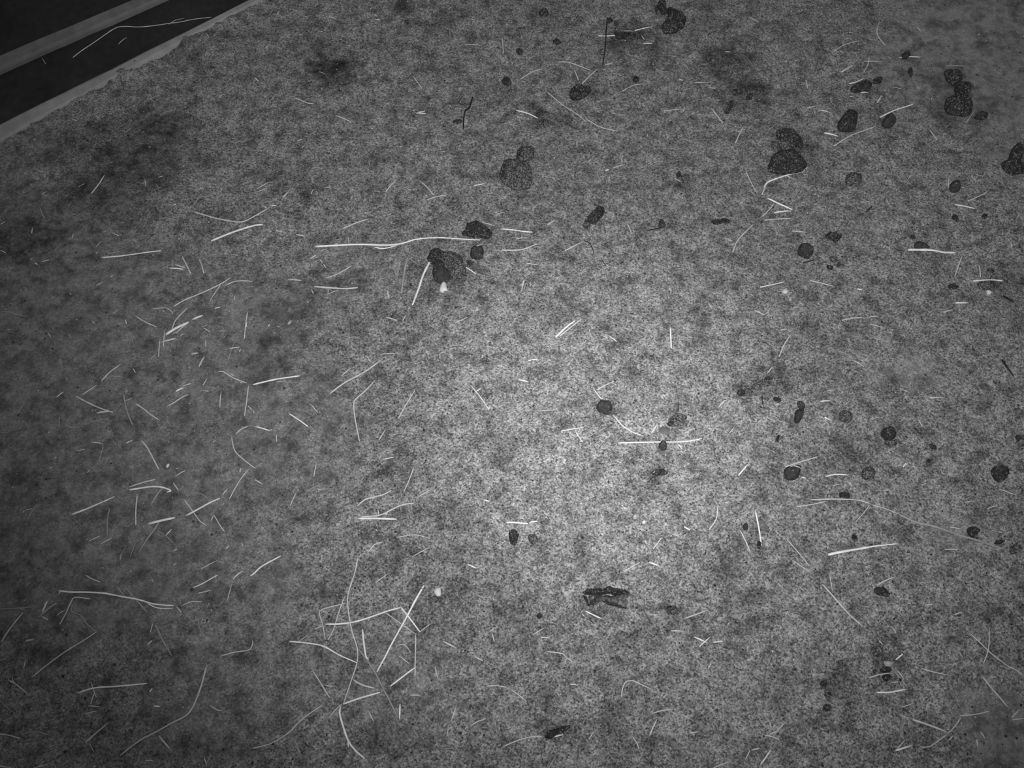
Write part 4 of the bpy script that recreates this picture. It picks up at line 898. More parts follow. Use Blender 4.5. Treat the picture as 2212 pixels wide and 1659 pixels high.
  ([(466.7,808.6),(465.9,804.9),(463,800.3),(456.8,796.6),(451.9,796.3),(448.6,797.6),(449.1,801.6),(453.4,806.2),(459.1,809.8),(464.2,810.5)],7,'dark')]),
('dung_clod','dung','crumbled dark dung right above a grey leaf in bright sand','animal droppings on the sand',[([(309.3,732.7),(307.2,724.2),(300.3,715.7),(289.1,713.4),(279.5,713.5),(275.8,719.5),(275.5,727.2),(283.7,734.5),(294.2,739.7),(304.1,738.4)],6,'sandy'),
  ([(286.4,717.6),(284.6,714.4),(279.9,713.3),(275.7,714.6),(273.8,717.6),(275.5,721),(280.6,722.2),(285.4,720.9)],6,'dark')]),
('dead_leaf','leaf','small smooth grey leaf below the crumbled dung in bright sand',None,[([(276.8,703.6),(274,699.5),(268.5,698),(262.8,699.2),(258.1,702.5),(256.7,707.5),(260.6,711.3),(265.9,713.6),(272.6,712.9),(277.5,708.8)],3,'leaf')]),
('dung_clod','dung','flat crumbly dark patch of dung below the small ball in bright sand','animal droppings on the sand',[([(266.2,625.3),(264.4,621.5),(256.1,619.9),(247.5,619.6),(240,621.6),(238.5,625.3),(241.1,628.8),(248.2,631.1),(257,630.9),(263.6,628.6)],6,'dark'),
  ([(250.2,615.8),(249.7,612.5),(246.1,608.8),(240.8,606.4),(236,605.9),(232.1,607.1),(234.1,611),(237.2,615),(243.1,617.8),(248.5,618.4)],5,'sandy')]),
('bark_piece','bark','curled strip of dark bark with ragged edges, lower middle',None,[([(113.1,417.5),(122.6,420.9),(136.1,421.6),(145.4,418.9),(153.8,426.4),(164.5,423.7),(176.4,419.6),(184.5,420.2),(188.8,413.4),(178.7,412.7),(165.3,412.1),(155.3,414.8),(141.8,412.1),(128.3,412.1),(114.9,413.4)],16,'dark'),
  ([(121.2,413.6),(128,414.6),(134.6,412.2),(140.7,413.6),(145.3,411.2),(152.8,412.9),(160.1,410.2),(165.6,412.6),(174.2,410.9),(180.4,413.6),(186.4,411.6),(184.7,406.1),(188.1,400),(184.9,398),(182.6,391.9),(174.8,396),(168.1,397),(162.2,399.4),(155.5,398.7),(151.7,402.7),(145,403.8),(140.2,402.1),(135.7,404.8),(133.4,399.4),(130.5,394.6),(127.3,398),(123.9,396)],7,'bark'),
  ([(113.7,411.5),(117,410.1),(122.1,402),(123.8,393.9),(120.6,397.9),(116.2,406)],8,'dark'),
  ([(140.2,402.6),(148.9,403.2),(155.5,399.2),(164.7,397.1),(181.2,391.8),(179.7,390.4),(163.3,394.5),(154,396.5),(147.5,401.2)],9,'dark'),
  ([(131.3,406.7),(130.9,405.9),(129.8,405.6),(128.9,406),(128.3,406.7),(128.8,407.6),(129.9,407.8),(130.9,407.5)],11,'white')]),
('dung_pellet','dung','tiny dark pellet left below the curled bark','animal droppings on the sand',[([(48.9,378.7),(47.8,375.6),(44.1,374),(40.4,375.6),(38.7,378.7),(40.5,381.9),(44.2,383.4),(47.8,381.8)],8,'smooth')]),
('dung_clod','dung','dark loose crumb cluster right of the curled bark','animal droppings on the sand',[([(268.3,385.6),(265.1,382.2),(258.4,381),(250.7,382),(246.2,385.8),(244.7,389.9),(248.1,393),(254.1,394.7),(261.9,393.6),(266.9,389.8)],6,'sandy'),
  ([(255.9,391.5),(254.3,389.5),(251.2,388.5),(248.4,389.6),(246.9,391.5),(248.2,393.8),(251.7,394.7),(255.1,393.8)],6,'dark')]),
('dung_clod','dung','dark crumbly clod beside a short slanting straw, lower right','animal droppings on the sand',[([(583,422.1),(596.8,424.9),(603.3,419.2),(607.8,413.4),(602.4,409.6),(587,412.5)],9,'dark')]),
('dung_ball','dung','dim rough ball above the crumbled dung with straw in it','animal droppings on the sand',[([(581,324.2),(578.6,318.9),(573,315.6),(566.8,315.6),(562.2,318.8),(561.3,324.2),(564.9,329.1),(570.1,331.8),(575.8,332.1),(580.1,329.3)],10,'sandy')]),
('dung_clod','dung','crumbled dung with straw in it, lower right','animal droppings on the sand',[([(572.1,297),(578.8,299.5),(587,298.5),(586.9,292.9),(578.3,290.9),(571.2,291.9)],9,'dark'),
  ([(573.5,286.9),(583,287.9),(585.3,283.4),(580.1,277.9),(573.3,279.9)],8,'dark'),
  ([(563,296.2),(565.6,293.1),(562,290.6),(559.3,293.1)],6,'dark'),
  ([(598.9,283),(601.1,281),(600,278),(597.1,279)],6,'dark')]),
('wood_chip','chip','pale flat chip lying on the crumbled dung, lower right',None,[([(578.6,306.9),(584.2,308.9),(591.1,306.9),(593.3,304.9),(590.2,301.8),(584,299.3),(580.3,301.8)],5,'pale')]),
('dung_clod','dung','long dark smear of dung near the bottom edge, beside two straws','animal droppings on the sand',[([(48.6,197.9),(54.3,205.8),(65.5,208.5),(76.1,212.4),(88,213.1),(80.8,204.5),(68.9,200.6),(58.3,194)],6,'dark')]),
('dung_clod','dung','narrow dark hoof-like scuff of dung crumbs, lower right','animal droppings on the sand',[([(485.4,273.4),(483.9,269.5),(480.7,268),(477.9,267.9),(475.7,269.8),(474.7,273.4),(476.6,277.1),(479.6,279.1),(482.7,279.5),(485.2,277.4)],5,'dark'),
  ([(489.3,258.9),(488.6,252.8),(485.5,250.3),(482.4,248.2),(480.3,252.4),(479.2,257.6),(480,263.5),(482.8,266.7),(485.9,267.6),(488.3,264.3)],5,'sandy'),
  ([(487.4,239.3),(485.4,236.3),(481.9,234.1),(477.3,233.7),(474.1,236),(473.5,239.3),(475.7,242.2),(479.1,244.7),(483.6,244.6),(486.4,242.3)],5,'dark')]),
('dung_clod','dung','dark flat clod left of the white fragment at the far right','animal droppings on the sand',[([(830.3,1008.3),(836.9,1011.1),(844.8,1009),(850,1005.4),(842.1,1001.8),(832.7,1002.6)],8,'dark')]),
('dung_clod','dung','dark crumbly clod behind the white fragment at the far right','animal droppings on the sand',[([(889.3,1016.4),(901.9,1019.3),(924.3,1017.9),(927.5,1006.4),(911.8,1000.7),(895.1,1000.7),(889.3,1006.4)],10,'sandy'),
  ([(916.5,1047.8),(923.7,1047.8),(927,1041.3),(919.6,1040.5)],6,'dark')]),
('white_fragment','fragment','bright white angular fragment at the far right',None,[([(900.9,997.3),(907.9,996.6),(908.9,990.9),(902.6,989.5)],6,'white')]),
('dung_pellet','dung','small dark clod near the top, left of the crooked black clod','animal droppings on the sand',[([(83.4,1752.3),(80.8,1744.6),(75.8,1738.9),(69.2,1739.5),(63.6,1744),(61.3,1752.3),(64.2,1760.3),(69.4,1765.9),(76.1,1765.2),(80.9,1760)],10,'dark')]),
('dung_pellet','dung','tiny black pellet below left of the topmost small dark clod','animal droppings on the sand',[([(23.9,1629.8),(21.3,1624),(16.4,1620.7),(11,1623.4),(8.7,1629.8),(10.9,1636.4),(16.4,1639),(21.9,1636.4)],8,'dark')]),
('dung_clod','dung','crumbly brown-black clod with loose grains, upper middle','animal droppings on the sand',[([(123.8,1506.9),(133.1,1522.3),(150.9,1525.7),(168.3,1518.9),(170.4,1508.6),(162.5,1498.3),(149.6,1489.8),(134.4,1484.8),(124.6,1493.2)],16,'dark')]),
('dung_clod','dung','dark trampled crumbs under two bright straws near the top','animal droppings on the sand',[([(230.5,1692),(254.2,1692),(272.4,1688.3),(290.2,1679),(287,1669.8),(261,1673.5),(237.3,1671.6)],7,'dark')]),
('dung_clod','dung','low sandy crumb heap right of a bright straw, upper middle','animal droppings on the sand',[([(48.6,1423.1),(68.5,1429.7),(88.2,1423.1),(90.4,1411.7),(68.1,1408.4),(50.9,1413.3)],6,'sandy')]),
('dung_clod','dung','black crumb next to a dark twig end, upper middle left','animal droppings on the sand',[([(-1.2,1543),(-2.1,1535.1),(-8.2,1532.3),(-13.9,1532.1),(-19,1535.9),(-22,1543),(-19.9,1550.9),(-14.5,1555.9),(-7.7,1556),(-3.5,1549.8)],8,'dark')]),
('dead_leaf','leaf','smooth dark leaf lying left of the thin black twig',None,[([(-125.2,1420.9),(-118,1429.1),(-106.8,1427.4),(-105.4,1419.2),(-116.4,1414.3)],3,'smooth')]),
('pebble','pebble','smooth grey oval pebble in dim sand, upper left','pale pebbles in the sand',[([(-528.2,1361.8),(-530.5,1356.7),(-535.5,1353.2),(-542.8,1353.1),(-548.7,1356.7),(-551.9,1361.8),(-550.9,1367.3),(-545.2,1370.7),(-537.8,1369.8),(-531.7,1366.8)],7,'leaf')]),
('pale_chip','chip','white pointed chip at the foot of the largest clod',None,[([(-128.5,1020.6),(-123,999.4),(-127.7,998.2),(-131.9,993.7),(-137.8,999.4),(-135.9,1012)],5,'white')]),
('pale_chip','chip','white notched chip above the long diagonal straw of the tangle',None,[([(-124.1,423.4),(-115.6,424.4),(-114.6,411.9),(-120.8,411),(-125.4,416.7)],5,'white')]),
('pale_chip','chip','small pale stick-like chip on dark soil left of centre',None,[([(-418.4,923.4),(-413.8,931.1),(-410.4,930.4),(-413.9,922.2)],4,'pale')]),
('pebble','pebble','pale round pebble above the bent pale straws, lower right corner','pale pebbles in the sand',[([(658.5,225.4),(656.8,221.9),(652.9,220.9),(649.9,222.2),(649.1,225.4),(651,228.9),(654.9,230.1),(657.9,228.6)],6,'pale')]),
('pebble','pebble','small white rounded pebble left of a dark crumb, right middle','pale pebbles in the sand',[([(524.1,996),(522,992),(517.8,991),(514.5,992.5),(512.9,996),(515.5,999.5),(519.3,1001.7),(522.5,999.5)],6,'white')]),
('pebble','pebble','white pebble just above the bright wedge of three fan straws','pale pebbles in the sand',[([(-208.6,551),(-209.3,549.3),(-211.1,548.6),(-213.1,549.2),(-213.7,551),(-213.1,552.6),(-211.4,553.4),(-209.6,552.6)],4,'white')]),
('pebble','pebble','pale pebble in the sand between bark and small balls','pale pebbles in the sand',[([(40.7,456.9),(39.5,454.2),(36.9,452.7),(34.2,454.1),(33.3,456.9),(34.3,459.6),(37,460.5),(39.7,459.6)],5,'pale')]),
('pebble','pebble','pale grey pebble right of the pair of small balls','pale pebbles in the sand',[([(209.8,545.1),(208.7,542.3),(205.9,540.9),(203.1,542.1),(202.3,545.1),(203.8,547.8),(206.4,548.9),(209.1,548)],5,'pale')]),
('pebble','pebble','whitest small pebble just right of the pale grey pebble','pale pebbles in the sand',[([(223.8,535.4),(222.5,533.1),(220,532),(217.6,533.1),(216.6,535.4),(217.8,537.8),(220.5,538.8),(223.1,537.8)],5,'white')]),
('dead_leaf','leaf','dim smooth leaf on dark soil, left of the tangle bottom',None,[([(-298.1,221),(-300,219.2),(-303.8,218.3),(-307.4,220.3),(-308.9,222.8),(-307.1,224.8),(-303.2,225.2),(-299.3,223.6)],3,'leaf')]),
('pebble','pebble','flat pale pebble beside the upright straw of the tangle','pale pebbles in the sand',[([(-157.6,352.6),(-160,350.3),(-164.2,349),(-168.7,350.2),(-171.5,352.6),(-169.5,355.4),(-164.6,356.3),(-159.8,355.2)],5,'pale')]),
('dung_clod','dung','black crooked crumb line below the dark damp patch, upper right','animal droppings on the sand',[([(476.8,1516.5),(494.1,1513.1),(495.5,1502.8),(477.5,1499.4)],8,'dark'),
  ([(468.4,1485.9),(475.6,1482.5),(467.1,1462.3),(459.4,1448.9),(453.7,1453.9),(461.6,1469)],8,'dark'),
  ([(505.4,1500.1),(518.8,1507),(514.5,1491.6),(504.2,1489.9)],6,'dark')]),
('dung_clod','dung','narrow dark clod in the dim patch left of the spread-out dung pile','animal droppings on the sand',[([(873.5,1565.1),(871,1556.3),(867.2,1550.9),(864.3,1552.5),(863.2,1557.7),(862.9,1565.1),(865.7,1573.9),(869.4,1577.9),(872.4,1577.9),(874.3,1573.7)],8,'smooth')]),
('dung_clod','dung','dark clod under the left end of a bright level straw, upper right','animal droppings on the sand',[([(879.8,1623.1),(879.3,1616.8),(873.3,1611.6),(867,1608.1),(861.1,1608.5),(859.4,1613.7),(860.5,1620.1),(865.9,1625.7),(872.3,1628.6),(877.7,1627.7)],8,'dark')]),
('dung_clod','dung','black tangled crumb with a grey flake, right of a fine short straw','animal droppings on the sand',[([(335,1280.2),(341.7,1289.4),(344.6,1280.2),(337.8,1271)],6,'dark'),
  ([(345.8,1279.2),(360.3,1280.8),(362.5,1265.5),(351.3,1259.4),(344.9,1268.5)],4,'sandy')]),
('dung_clod','dung','small dark crumb pair beside the pale bent straw, top centre-right','animal droppings on the sand',[([(228.9,1728.5),(225.9,1722.2),(220.6,1720.1),(215.9,1722.5),(213.7,1728.5),(216.3,1734.6),(221.5,1737.6),(226.4,1734.6)],6,'dark'),
  ([(238.2,1719.9),(237,1715.8),(233.9,1713.4),(231.3,1715.9),(230,1719.9),(231.6,1724),(234.6,1725.8),(237.5,1724.2)],5,'dark')]),
('dung_clod','dung','small dark crumb in sand, above right of a level straw bit','animal droppings on the sand',[([(109.4,1658.5),(106.6,1654.1),(101.8,1651.3),(96,1653.3),(91.8,1657.5),(91.2,1663),(93.6,1667.6),(98.5,1669.8),(104.3,1668.6),(107.6,1663.8)],6,'dark')]),
('dung_clod','dung','dark crumb beneath a short slanting straw, upper middle','animal droppings on the sand',[([(86.3,1421.8),(83.4,1416.8),(74.7,1414.7),(64,1416.8),(55.6,1421.8),(54.8,1427.7),(58.2,1432.3),(66.1,1434.9),(76.1,1431.9),(83.5,1427.5)],6,'sandy'),
  ([(72,1424.8),(69.2,1421.3),(64.4,1419.3),(60,1421.4),(58.3,1424.8),(59.7,1428.5),(64.6,1429.8),(69.2,1428.3)],6,'dark')]),
('dung_clod','dung','low dark crumb by a short straw near the top right','animal droppings on the sand',[([(276.6,1544.8),(273.8,1539.2),(268.9,1536.3),(263.7,1538.6),(262,1544.8),(264.7,1550.6),(269.9,1553.4),(274.2,1550)],7,'dark')]),
('dung_clod','dung','dark crumb below right of the small black ball','animal droppings on the sand',[([(945.7,1175.3),(943.2,1171.3),(938.9,1169.1),(935.4,1171.1),(934.6,1175.3),(937.2,1179.7),(941.6,1180.5),(945.4,1179.4)],6,'dark')]),
('dung_clod','dung','dark double crumb left of a dark damp spot, right side','animal droppings on the sand',[([(886.8,1173),(884.8,1167.6),(879.5,1166.3),(875.8,1168.4),(874.8,1173),(877.4,1177.9),(882.6,1180.4),(886.4,1177.6)],6,'dark'),
  ([(888.4,1166.6),(886.5,1163.2),(883.4,1161.9),(881.4,1163.6),(881,1166.6),(882.5,1170),(885.5,1171.3),(887.8,1169.9)],4,'dark')]),
('dung_clod','dung','small dark clod above the far right ball','animal droppings on the sand',[([(887.9,692.5),(887.6,688.4),(885.6,684.5),(882.1,684.6),(880.4,688.4),(880.3,692.5),(882.7,695.3),(885.9,695.8)],8,'smooth')]),
('dung_clod','dung','dark seed-like crumb cluster left of the far right ball','animal droppings on the sand',[([(736.1,668.1),(732.2,667),(727.3,668.2),(724.8,672.4),(724.6,676.4),(728.6,677.4),(733.1,676),(736.5,672.2)],5,'dark'),
  ([(722.3,646.2),(720.7,643.8),(717.2,642.9),(714.2,643.9),(713.2,646.2),(715,648.7),(718.6,649.8),(721.5,648.5)],4,'dark')])]
PART = {'dung_clod': 'lump', 'dung_pile': 'lump', 'dung_ball': 'lump', 'dung_pellet': 'lump', 'bark_piece': 'bark_flake'}
def build_lumps():
    for i, (name, cat, label, group, lobes) in enumerate(LUMPS):
        rng = random.Random(900 + i)
        allp = [p for P, h, m in lobes for p in mm(P)]
        cx = sum(p[0] for p in allp) / len(allp); cy = sum(p[1] for p in allp) / len(allp)
        org = (cx, cy, surface(cx, cy))
        if len(lobes) > 1:
            root = bpy.data.objects.new(name, None); C.objects.link(root); root.location = org
            root.empty_display_size = .01
        else: root = None
        for P, h, m in lobes:
            rough = m in ('dark', 'sandy', 'ring')
            v, f = lump_mesh(mm(P), h / 1000, rng, org, rough)
            if m == 'ring':                                      # hollow middle
                rad = max(math.hypot(a[0], a[1]) for a in v)
                v = [(x, y, z * (1 if math.hypot(x, y) > .55 * rad else .35)) for x, y, z in v]
            nm = ('white_chip' if m == 'white' else 'sand_crust' if m == 'sandy' else 'inner_face' if m == 'bark' else PART.get(name, 'lump')) if root else name
            o = mesh_object(nm, v, f, DUNG[m], parent=root, smooth=not rough, loc=(0, 0, 0) if root else org)
            if root and m == 'white': o['label'] = 'small white chip stuck to it'
            if root is None: root_o = o
        tag(root or root_o, label, cat, group)
build_lumps()

TWIGS = [
([(-84.5,1494.6),(-90.8,1461.3),(-98.5,1453.4),(-101.9,1431.1),(-102.1,1401.3)],39,'thin black twig with a kink, standing upright in the upper middle'),
([(216.3,1735.7),(210.7,1683.9),(206.6,1640.4),(199.2,1590.7)],33,'long faint dark twig hanging down through two bright straws near the top'),
([(266.5,1140.7),(284.9,1143),(299,1148.7),(304,1153.2)],21,'thin dark stem running left from the dark folded leaf'),
([(447.1,773.1),(445.4,759.2),(447.9,746.3)],19,'hair-thin black twig hanging below the crumbly smear'),
([(929.4,985.2),(937.9,976.9),(945.3,971.7)],42,'short dark twig slanting down right, right of the white fragment'),
([(893,846.3),(897,831.8),(905.2,810.8)],40,'dark twig slanting down right at the right edge'),
([(141.5,1116),(150.3,1110.4),(157.1,1097.1),(159.3,1084.9)],21,'thin dark curved rootlet in the middle sand right of a short straw'),
([(707.4,1187.7),(720.5,1199.3)],36,'short dark twig bit leaning right, upper right'),
([(173.2,1075),(177.2,1064.1),(183.9,1053.3)],21,'thin dark rootlet curving below the thin curved rootlet'),
([(918.3,1030.7),(911.1,1018.9),(906.5,1010.5)],21,'dark twig crossing the level bright straw by the white fragment'),
([(562.8,1063),(574.9,1066.3),(583.5,1069.6)],28,'black twig below the ringed ball, ending at a pale bit'),
([(123.7,374.8),(125,371.8),(130.7,366.7)],17,'short black twig under the curled bark')]
def build_twigs():
    for i, (P, w, label) in enumerate(TWIGS):
        P = mm(P); mid = P[len(P) // 2]
        org = (mid[0], mid[1], surface(*mid))
        v, f = straw_mesh(P, w / 10000, w / 13000, random.Random(50 + i), .0008, org, .9)
        tag(mesh_object('twig', v, f, M_twig, loc=org), label, 'twig', 'dark twigs and rootlets')
build_twigs()

# ------------------------------------------------------------------ stuff: chaff and grit nobody could count
CHAFF = [
([(-699.3,503.6),(-684.6,512.5)],23,'n'),
([(398.8,204.8),(411.9,216.6)],21,'n'),
([(-640.8,260.1),(-643.3,244.6)],21,'n'),
([(-874.4,734.9),(-866.5,758.1)],20,'d'),
([(-792.1,1008.1),(-780.3,1016.1)],37,'d'),
([(-602.6,782.8),(-591.2,790)],34,'b'),
([(598,310.3),(610.7,319.2)],26,'b'),
([(-763.9,338.6),(-752.7,341.5)],30,'n'),
([(-234.8,939.8),(-214.7,933.3)],26,'n'),
([(-77.5,1252.8),(-56.2,1258.9)],29,'b'),
([(22.7,1021.5),(18.1,997.4)],27,'n'),
([(-728.5,813.8),(-703.9,812.6)],20,'d'),
([(-72,463.2),(-58.5,457.3)],27,'b'),
([(-505.3,415.7),(-485.4,421.4)],18,'n'),
([(232.8,490),(247.6,508.1)],19,'n'),
([(-145.5,353.8),(-129.3,366.7)],18,'n'),
([(-424,1129.6),(-406.4,1126.2)],32,'n'),
([(-650.6,230.1),(-631.9,234.4)],17,'n'),
([(-508.7,1152.5),(-487.9,1153.1)],28,'n'),
([(-40,351.1),(-22.5,362.1)],18,'n'),
([(206.9,1298.8),(227.7,1307.5)],29,'n'),
([(-485,470.1),(-470.9,465.2)],27,'d'),
([(-499,647.1),(-498.6,623.1)],19,'d'),
([(-176.7,316.6),(-159.6,304.9)],17,'n'),
([(575.8,180.8),(588.4,191.5)],21,'n'),
([(713.1,489),(734.1,488)],18,'n'),
([(-119.3,298.7),(-115.1,283.7)],22,'n'),
([(-237.4,998.8),(-233.1,982.8)],36,'n'),
([(111.2,702.9),(122.8,682.6)],20,'n'),
([(179.2,900.2),(193.8,887.6)],26,'n'),
([(-337.8,610.2),(-336.9,586.7),(-344.7,565.7)],14,'f'),
([(877.7,1400.3),(887.9,1372.9)],24,'n'),
([(-360.1,758.1),(-343.7,739.5)],20,'n'),
([(-460.8,1219.9),(-450.7,1234.9)],33,'n'),
([(-106.1,1657.5),(-69.4,1652.7)],19,'n'),
([(-104,926.9),(-83.5,938.5)],21,'n'),
([(135.3,1387.4),(134.9,1353.7)],23,'n'),
([(456.7,952.7),(472.1,943.6)],26,'n'),
([(-536.6,393.8),(-525.2,381.6)],22,'n'),
([(667.1,923.1),(688,918)],21,'n'),
([(367.8,751.1),(380.7,765.1)],25,'n'),
([(-578.2,607),(-566.8,592.7)],24,'n'),
([(-442.3,634),(-429.2,642.7)],24,'d'),
([(87.7,274.4),(102.1,272.6)],22,'n'),
([(-439.5,612.4),(-424.4,603.8)],24,'n'),
([(8.3,1118.8),(31.3,1121)],22,'n'),
([(292.7,1656.4),(313.5,1654.9)],31,'n'),
([(-203.1,1448),(-183.2,1448)],30,'b'),
([(69.8,1152.5),(85.1,1165.5)],28,'n'),
([(781.8,1479.2),(793.7,1498.5)],35,'n'),
([(-555,199),(-541.6,207.4)],17,'d'),
([(-57.8,314.8),(-44.9,308.5)],22,'n'),
([(-336.3,339.2),(-322.6,349.2)],18,'d'),
([(696.8,193.2),(695.5,184.1)],29,'n'),
([(639.8,1548.5),(639.8,1522.5)],31,'n'),
([(-219.7,649.3),(-204.7,652.6)],24,'n'),
([(758.3,225),(772.8,236.9)],17,'n'),
([(347.4,165.3),(356,179.2)],17,'n'),
([(45.4,345),(59.3,344.6)],22,'n'),
([(-814.2,771),(-804,781.6)],25,'n'),
([(-813.7,1101.3),(-805.4,1116.8)],28,'d'),
([(-670.8,678.6),(-660.8,684.8)],29,'n'),
([(-315.8,300.5),(-306.1,313)],17,'d'),
([(-76.8,1098.5),(-57.5,1108.3)],22,'n'),
([(-431.9,799.9),(-413.2,803)],20,'n'),
([(691.3,336.4),(706.8,307.6)],13,'f'),
([(28.6,1060.2),(48.9,1057.4)],22,'n'),
([(-594,635.1),(-591.1,641.6)],47,'b'),
([(-515.9,1236.2),(-496.9,1245.2)],23,'n'),
([(799.3,559.4),(817.4,565.3)],19,'n'),
([(357.7,178.4),(370.2,180.8)],21,'n'),
([(461.6,817.4),(475.5,834.4)],20,'n'),
([(628.6,1463.7),(646.8,1468.1)],30,'n'),
([(28.6,535.6),(42.3,537.7)],23,'b'),
([(-545.9,163.7),(-533.8,164.1)],21,'n'),
([(-217.8,1087.3),(-178.9,1058.2)],16,'f'),
([(598.4,293.4),(605,281)],17,'n'),
([(-372.4,1072),(-359.3,1052.8)],22,'n'),
([(497.9,1177.1),(511.7,1190.3)],28,'n'),
([(-348.2,993.4),(-331.1,1001.4)],21,'n'),
([(-735.6,189.1),(-731.1,180)],24,'d'),
([(-827.6,849.1),(-817.9,834.4)],26,'d'),
([(540.1,1739.5),(556.6,1722.5)],26,'n'),
([(810.7,951.4),(829.4,956.6)],21,'n'),
([(705.4,204),(709.5,194.9)],21,'n'),
([(660.2,395.7),(672.6,396.7)],22,'n'),
([(-572.3,914.1),(-559,905.2)],26,'n'),
([(-689,235.2),(-682.8,243.2)],21,'d'),
([(667.9,939.8),(685.7,941.1)],21,'n'),
([(251.8,1695.5),(272.9,1695.5)],25,'n'),
([(-571.5,333.7),(-565.3,339.7)],26,'n'),
([(-701.6,478),(-701.2,490)],23,'d'),
([(-30.7,349.2),(-27.8,338.3)],22,'n'),
([(203.5,1590.7),(223.1,1597.1)],25,'n'),
([(-788.8,391),(-777,388.8)],22,'n'),
([(-787,920.5),(-775,930.8)],21,'d'),
([(-312.4,358.4),(-300,364)],18,'n'),
([(229.7,1153.9),(235.5,1133.9)],22,'n'),
([(498.5,910.8),(511.7,911.6)],26,'n'),
([(543.6,599.5),(558.4,604.8)],19,'n'),
([(704.7,380.7),(718.8,385.4)],18,'n'),
([(286.2,527.4),(295.4,521.3)],23,'b'),
([(115.3,194),(122.7,204)],17,'n'),
([(-96.4,209),(-97.8,197.3)],17,'n'),
([(-477.9,234.4),(-478.8,246.3)],17,'d'),
([(890.2,1271.1),(886.3,1249.8)],23,'n'),
([(585,275.8),(595.3,277.5)],22,'n'),
([(-649.5,346.5),(-636.6,341.9)],18,'d'),
([(656.7,1002.2),(666.3,999.6)],31,'b'),
([(-465.3,1138.1),(-452.5,1136.7)],28,'n'),
([(-267.2,857.7),(-257.7,844.2)],20,'n'),
([(639.5,643.8),(665.4,652.6)],19,'f'),
([(-715.3,575.1),(-706.7,562.5)],19,'d'),
([(552,730.3),(559.5,725.7)],29,'b'),
([(330.7,1271.1),(344.2,1261.9)],23,'n'),
([(199.5,1280.3),(196.6,1260.4)],23,'n'),
([(1004,1545),(1000.6,1522.5)],24,'d'),
([(-287.7,272.3),(-276.7,269.7)],17,'n'),
([(822.5,1524.2),(841.7,1519.1)],18,'n'),
([(764.4,570.9),(776.5,572)],19,'n'),
([(684.8,1495.1),(681.3,1468.1)],18,'n'),
([(-412.3,696.1),(-410.3,682.6)],20,'n'),
([(-648.4,635.1),(-638.2,640.1)],19,'d'),
([(-785.2,426.2),(-777.2,432.4)],18,'d'),
([(911.1,1406.9),(929.5,1423.2)],18,'d'),
([(388.7,201.5),(398.8,204.8)],17,'n'),
([(602.9,360.3),(606.7,351.1)],18,'n'),
([(655.3,192.4),(661.9,198.2)],21,'n'),
([(576.4,341.9),(582.4,334.6)],18,'n'),
([(-470.7,754.6),(-461.2,745.3)],20,'n'),
([(-198.3,1450.4),(-184.8,1454.7)],24,'b'),
([(721.5,323.8),(729.7,327.4)],22,'n'),
([(-609.8,726.8),(-604.1,717.7)],25,'d'),
([(190.9,1291),(198.2,1294.1)],39,'b'),
([(227.1,1330),(225.6,1312.7)],23,'n'),
([(-50.3,1360.1),(-13.7,1366.5)],17,'f'),
([(-786.1,1135.3),(-773.5,1129.6)],22,'n'),
([(-604,976.3),(-606.3,963.1)],21,'d'),
([(-586.2,589.9),(-579.5,591.4)],28,'b'),
([(-350.2,1002.8),(-349.6,984.2)],16,'n'),
([(215.9,382.6),(236.4,381.6)],18,'f'),
([(426.9,1521.5),(439.3,1519.1)],24,'n'),
([(-636.6,397.6),(-634.5,406.1)],18,'d'),
([(304.6,296.9),(309,304.9)],17,'n'),
([(-747.5,1271.1),(-742.7,1251.3)],17,'n'),
([(-321.2,1125.3),(-319.2,1106.9)],16,'n'),
([(913,1709.3),(919.7,1697)],25,'n'),
([(901.3,748.8),(911.6,752.3)],20,'n'),
([(54.9,154.8),(64.7,169.4)],17,'f'),
([(806.4,1269.5),(815.7,1280.3)],23,'n'),
([(-466.8,625.3),(-465.8,632.9)],24,'n'),
([(-594.8,1002.8),(-589.1,994.8)],27,'d'),
([(-897,701.7),(-884.7,701.7)],15,'d'),
([(111.4,279.3),(111.1,271.4)],17,'n'),
([(364.4,1456.4),(369.3,1469.8)],24,'n'),
([(742.8,1670.3),(757.8,1674)],19,'n'),
([(-899.4,731.4),(-892.3,728)],25,'d'),
([(951,1230.2),(958.3,1236.2)],28,'n'),
([(-31.1,705.1),(-17.8,722.2)],20,'f'),
([(-382.5,1002.8),(-377.8,993.4)],21,'n'),
([(817.8,1421.6),(850,1421.6)],18,'f'),
([(250.7,1628.4),(280.8,1612.1)],19,'f'),
([(756.8,1691.8),(765.9,1690.7)],25,'n'),
([(146.6,482),(156.9,498)],18,'f'),
([(725.4,1496.8),(731.6,1496.2)],30,'n'),
([(-140.1,1703.7),(-138,1659.3)],19,'f'),
([(215.1,1389),(242.2,1390.6)],18,'f'),
([(529.5,876.3),(550.4,893.9)],15,'f'),
([(724.2,1283.3),(748.4,1284.9)],17,'f'),
([(-187.3,454.4),(-171.5,462.2)],14,'f'),
([(187.9,1385.8),(210.4,1393.8)],18,'f'),
([(-899.7,1374.5),(-878.2,1364.9)],17,'f'),
([(497.2,1367.4),(516.2,1363.3)],17,'f'),
([(479.7,1342.6),(477.7,1319)],17,'f'),
([(-29.5,1184.5),(-13.1,1187.4)],17,'f'),
([(175,1685.1),(193.4,1685.1)],19,'f'),
([(199.3,1730),(213.4,1747.1)],19,'f'),
([(247.5,1017.5),(258.3,1028.3)],16,'f'),
([(-340.8,1653.8),(-338.5,1633.8)],19,'f')]
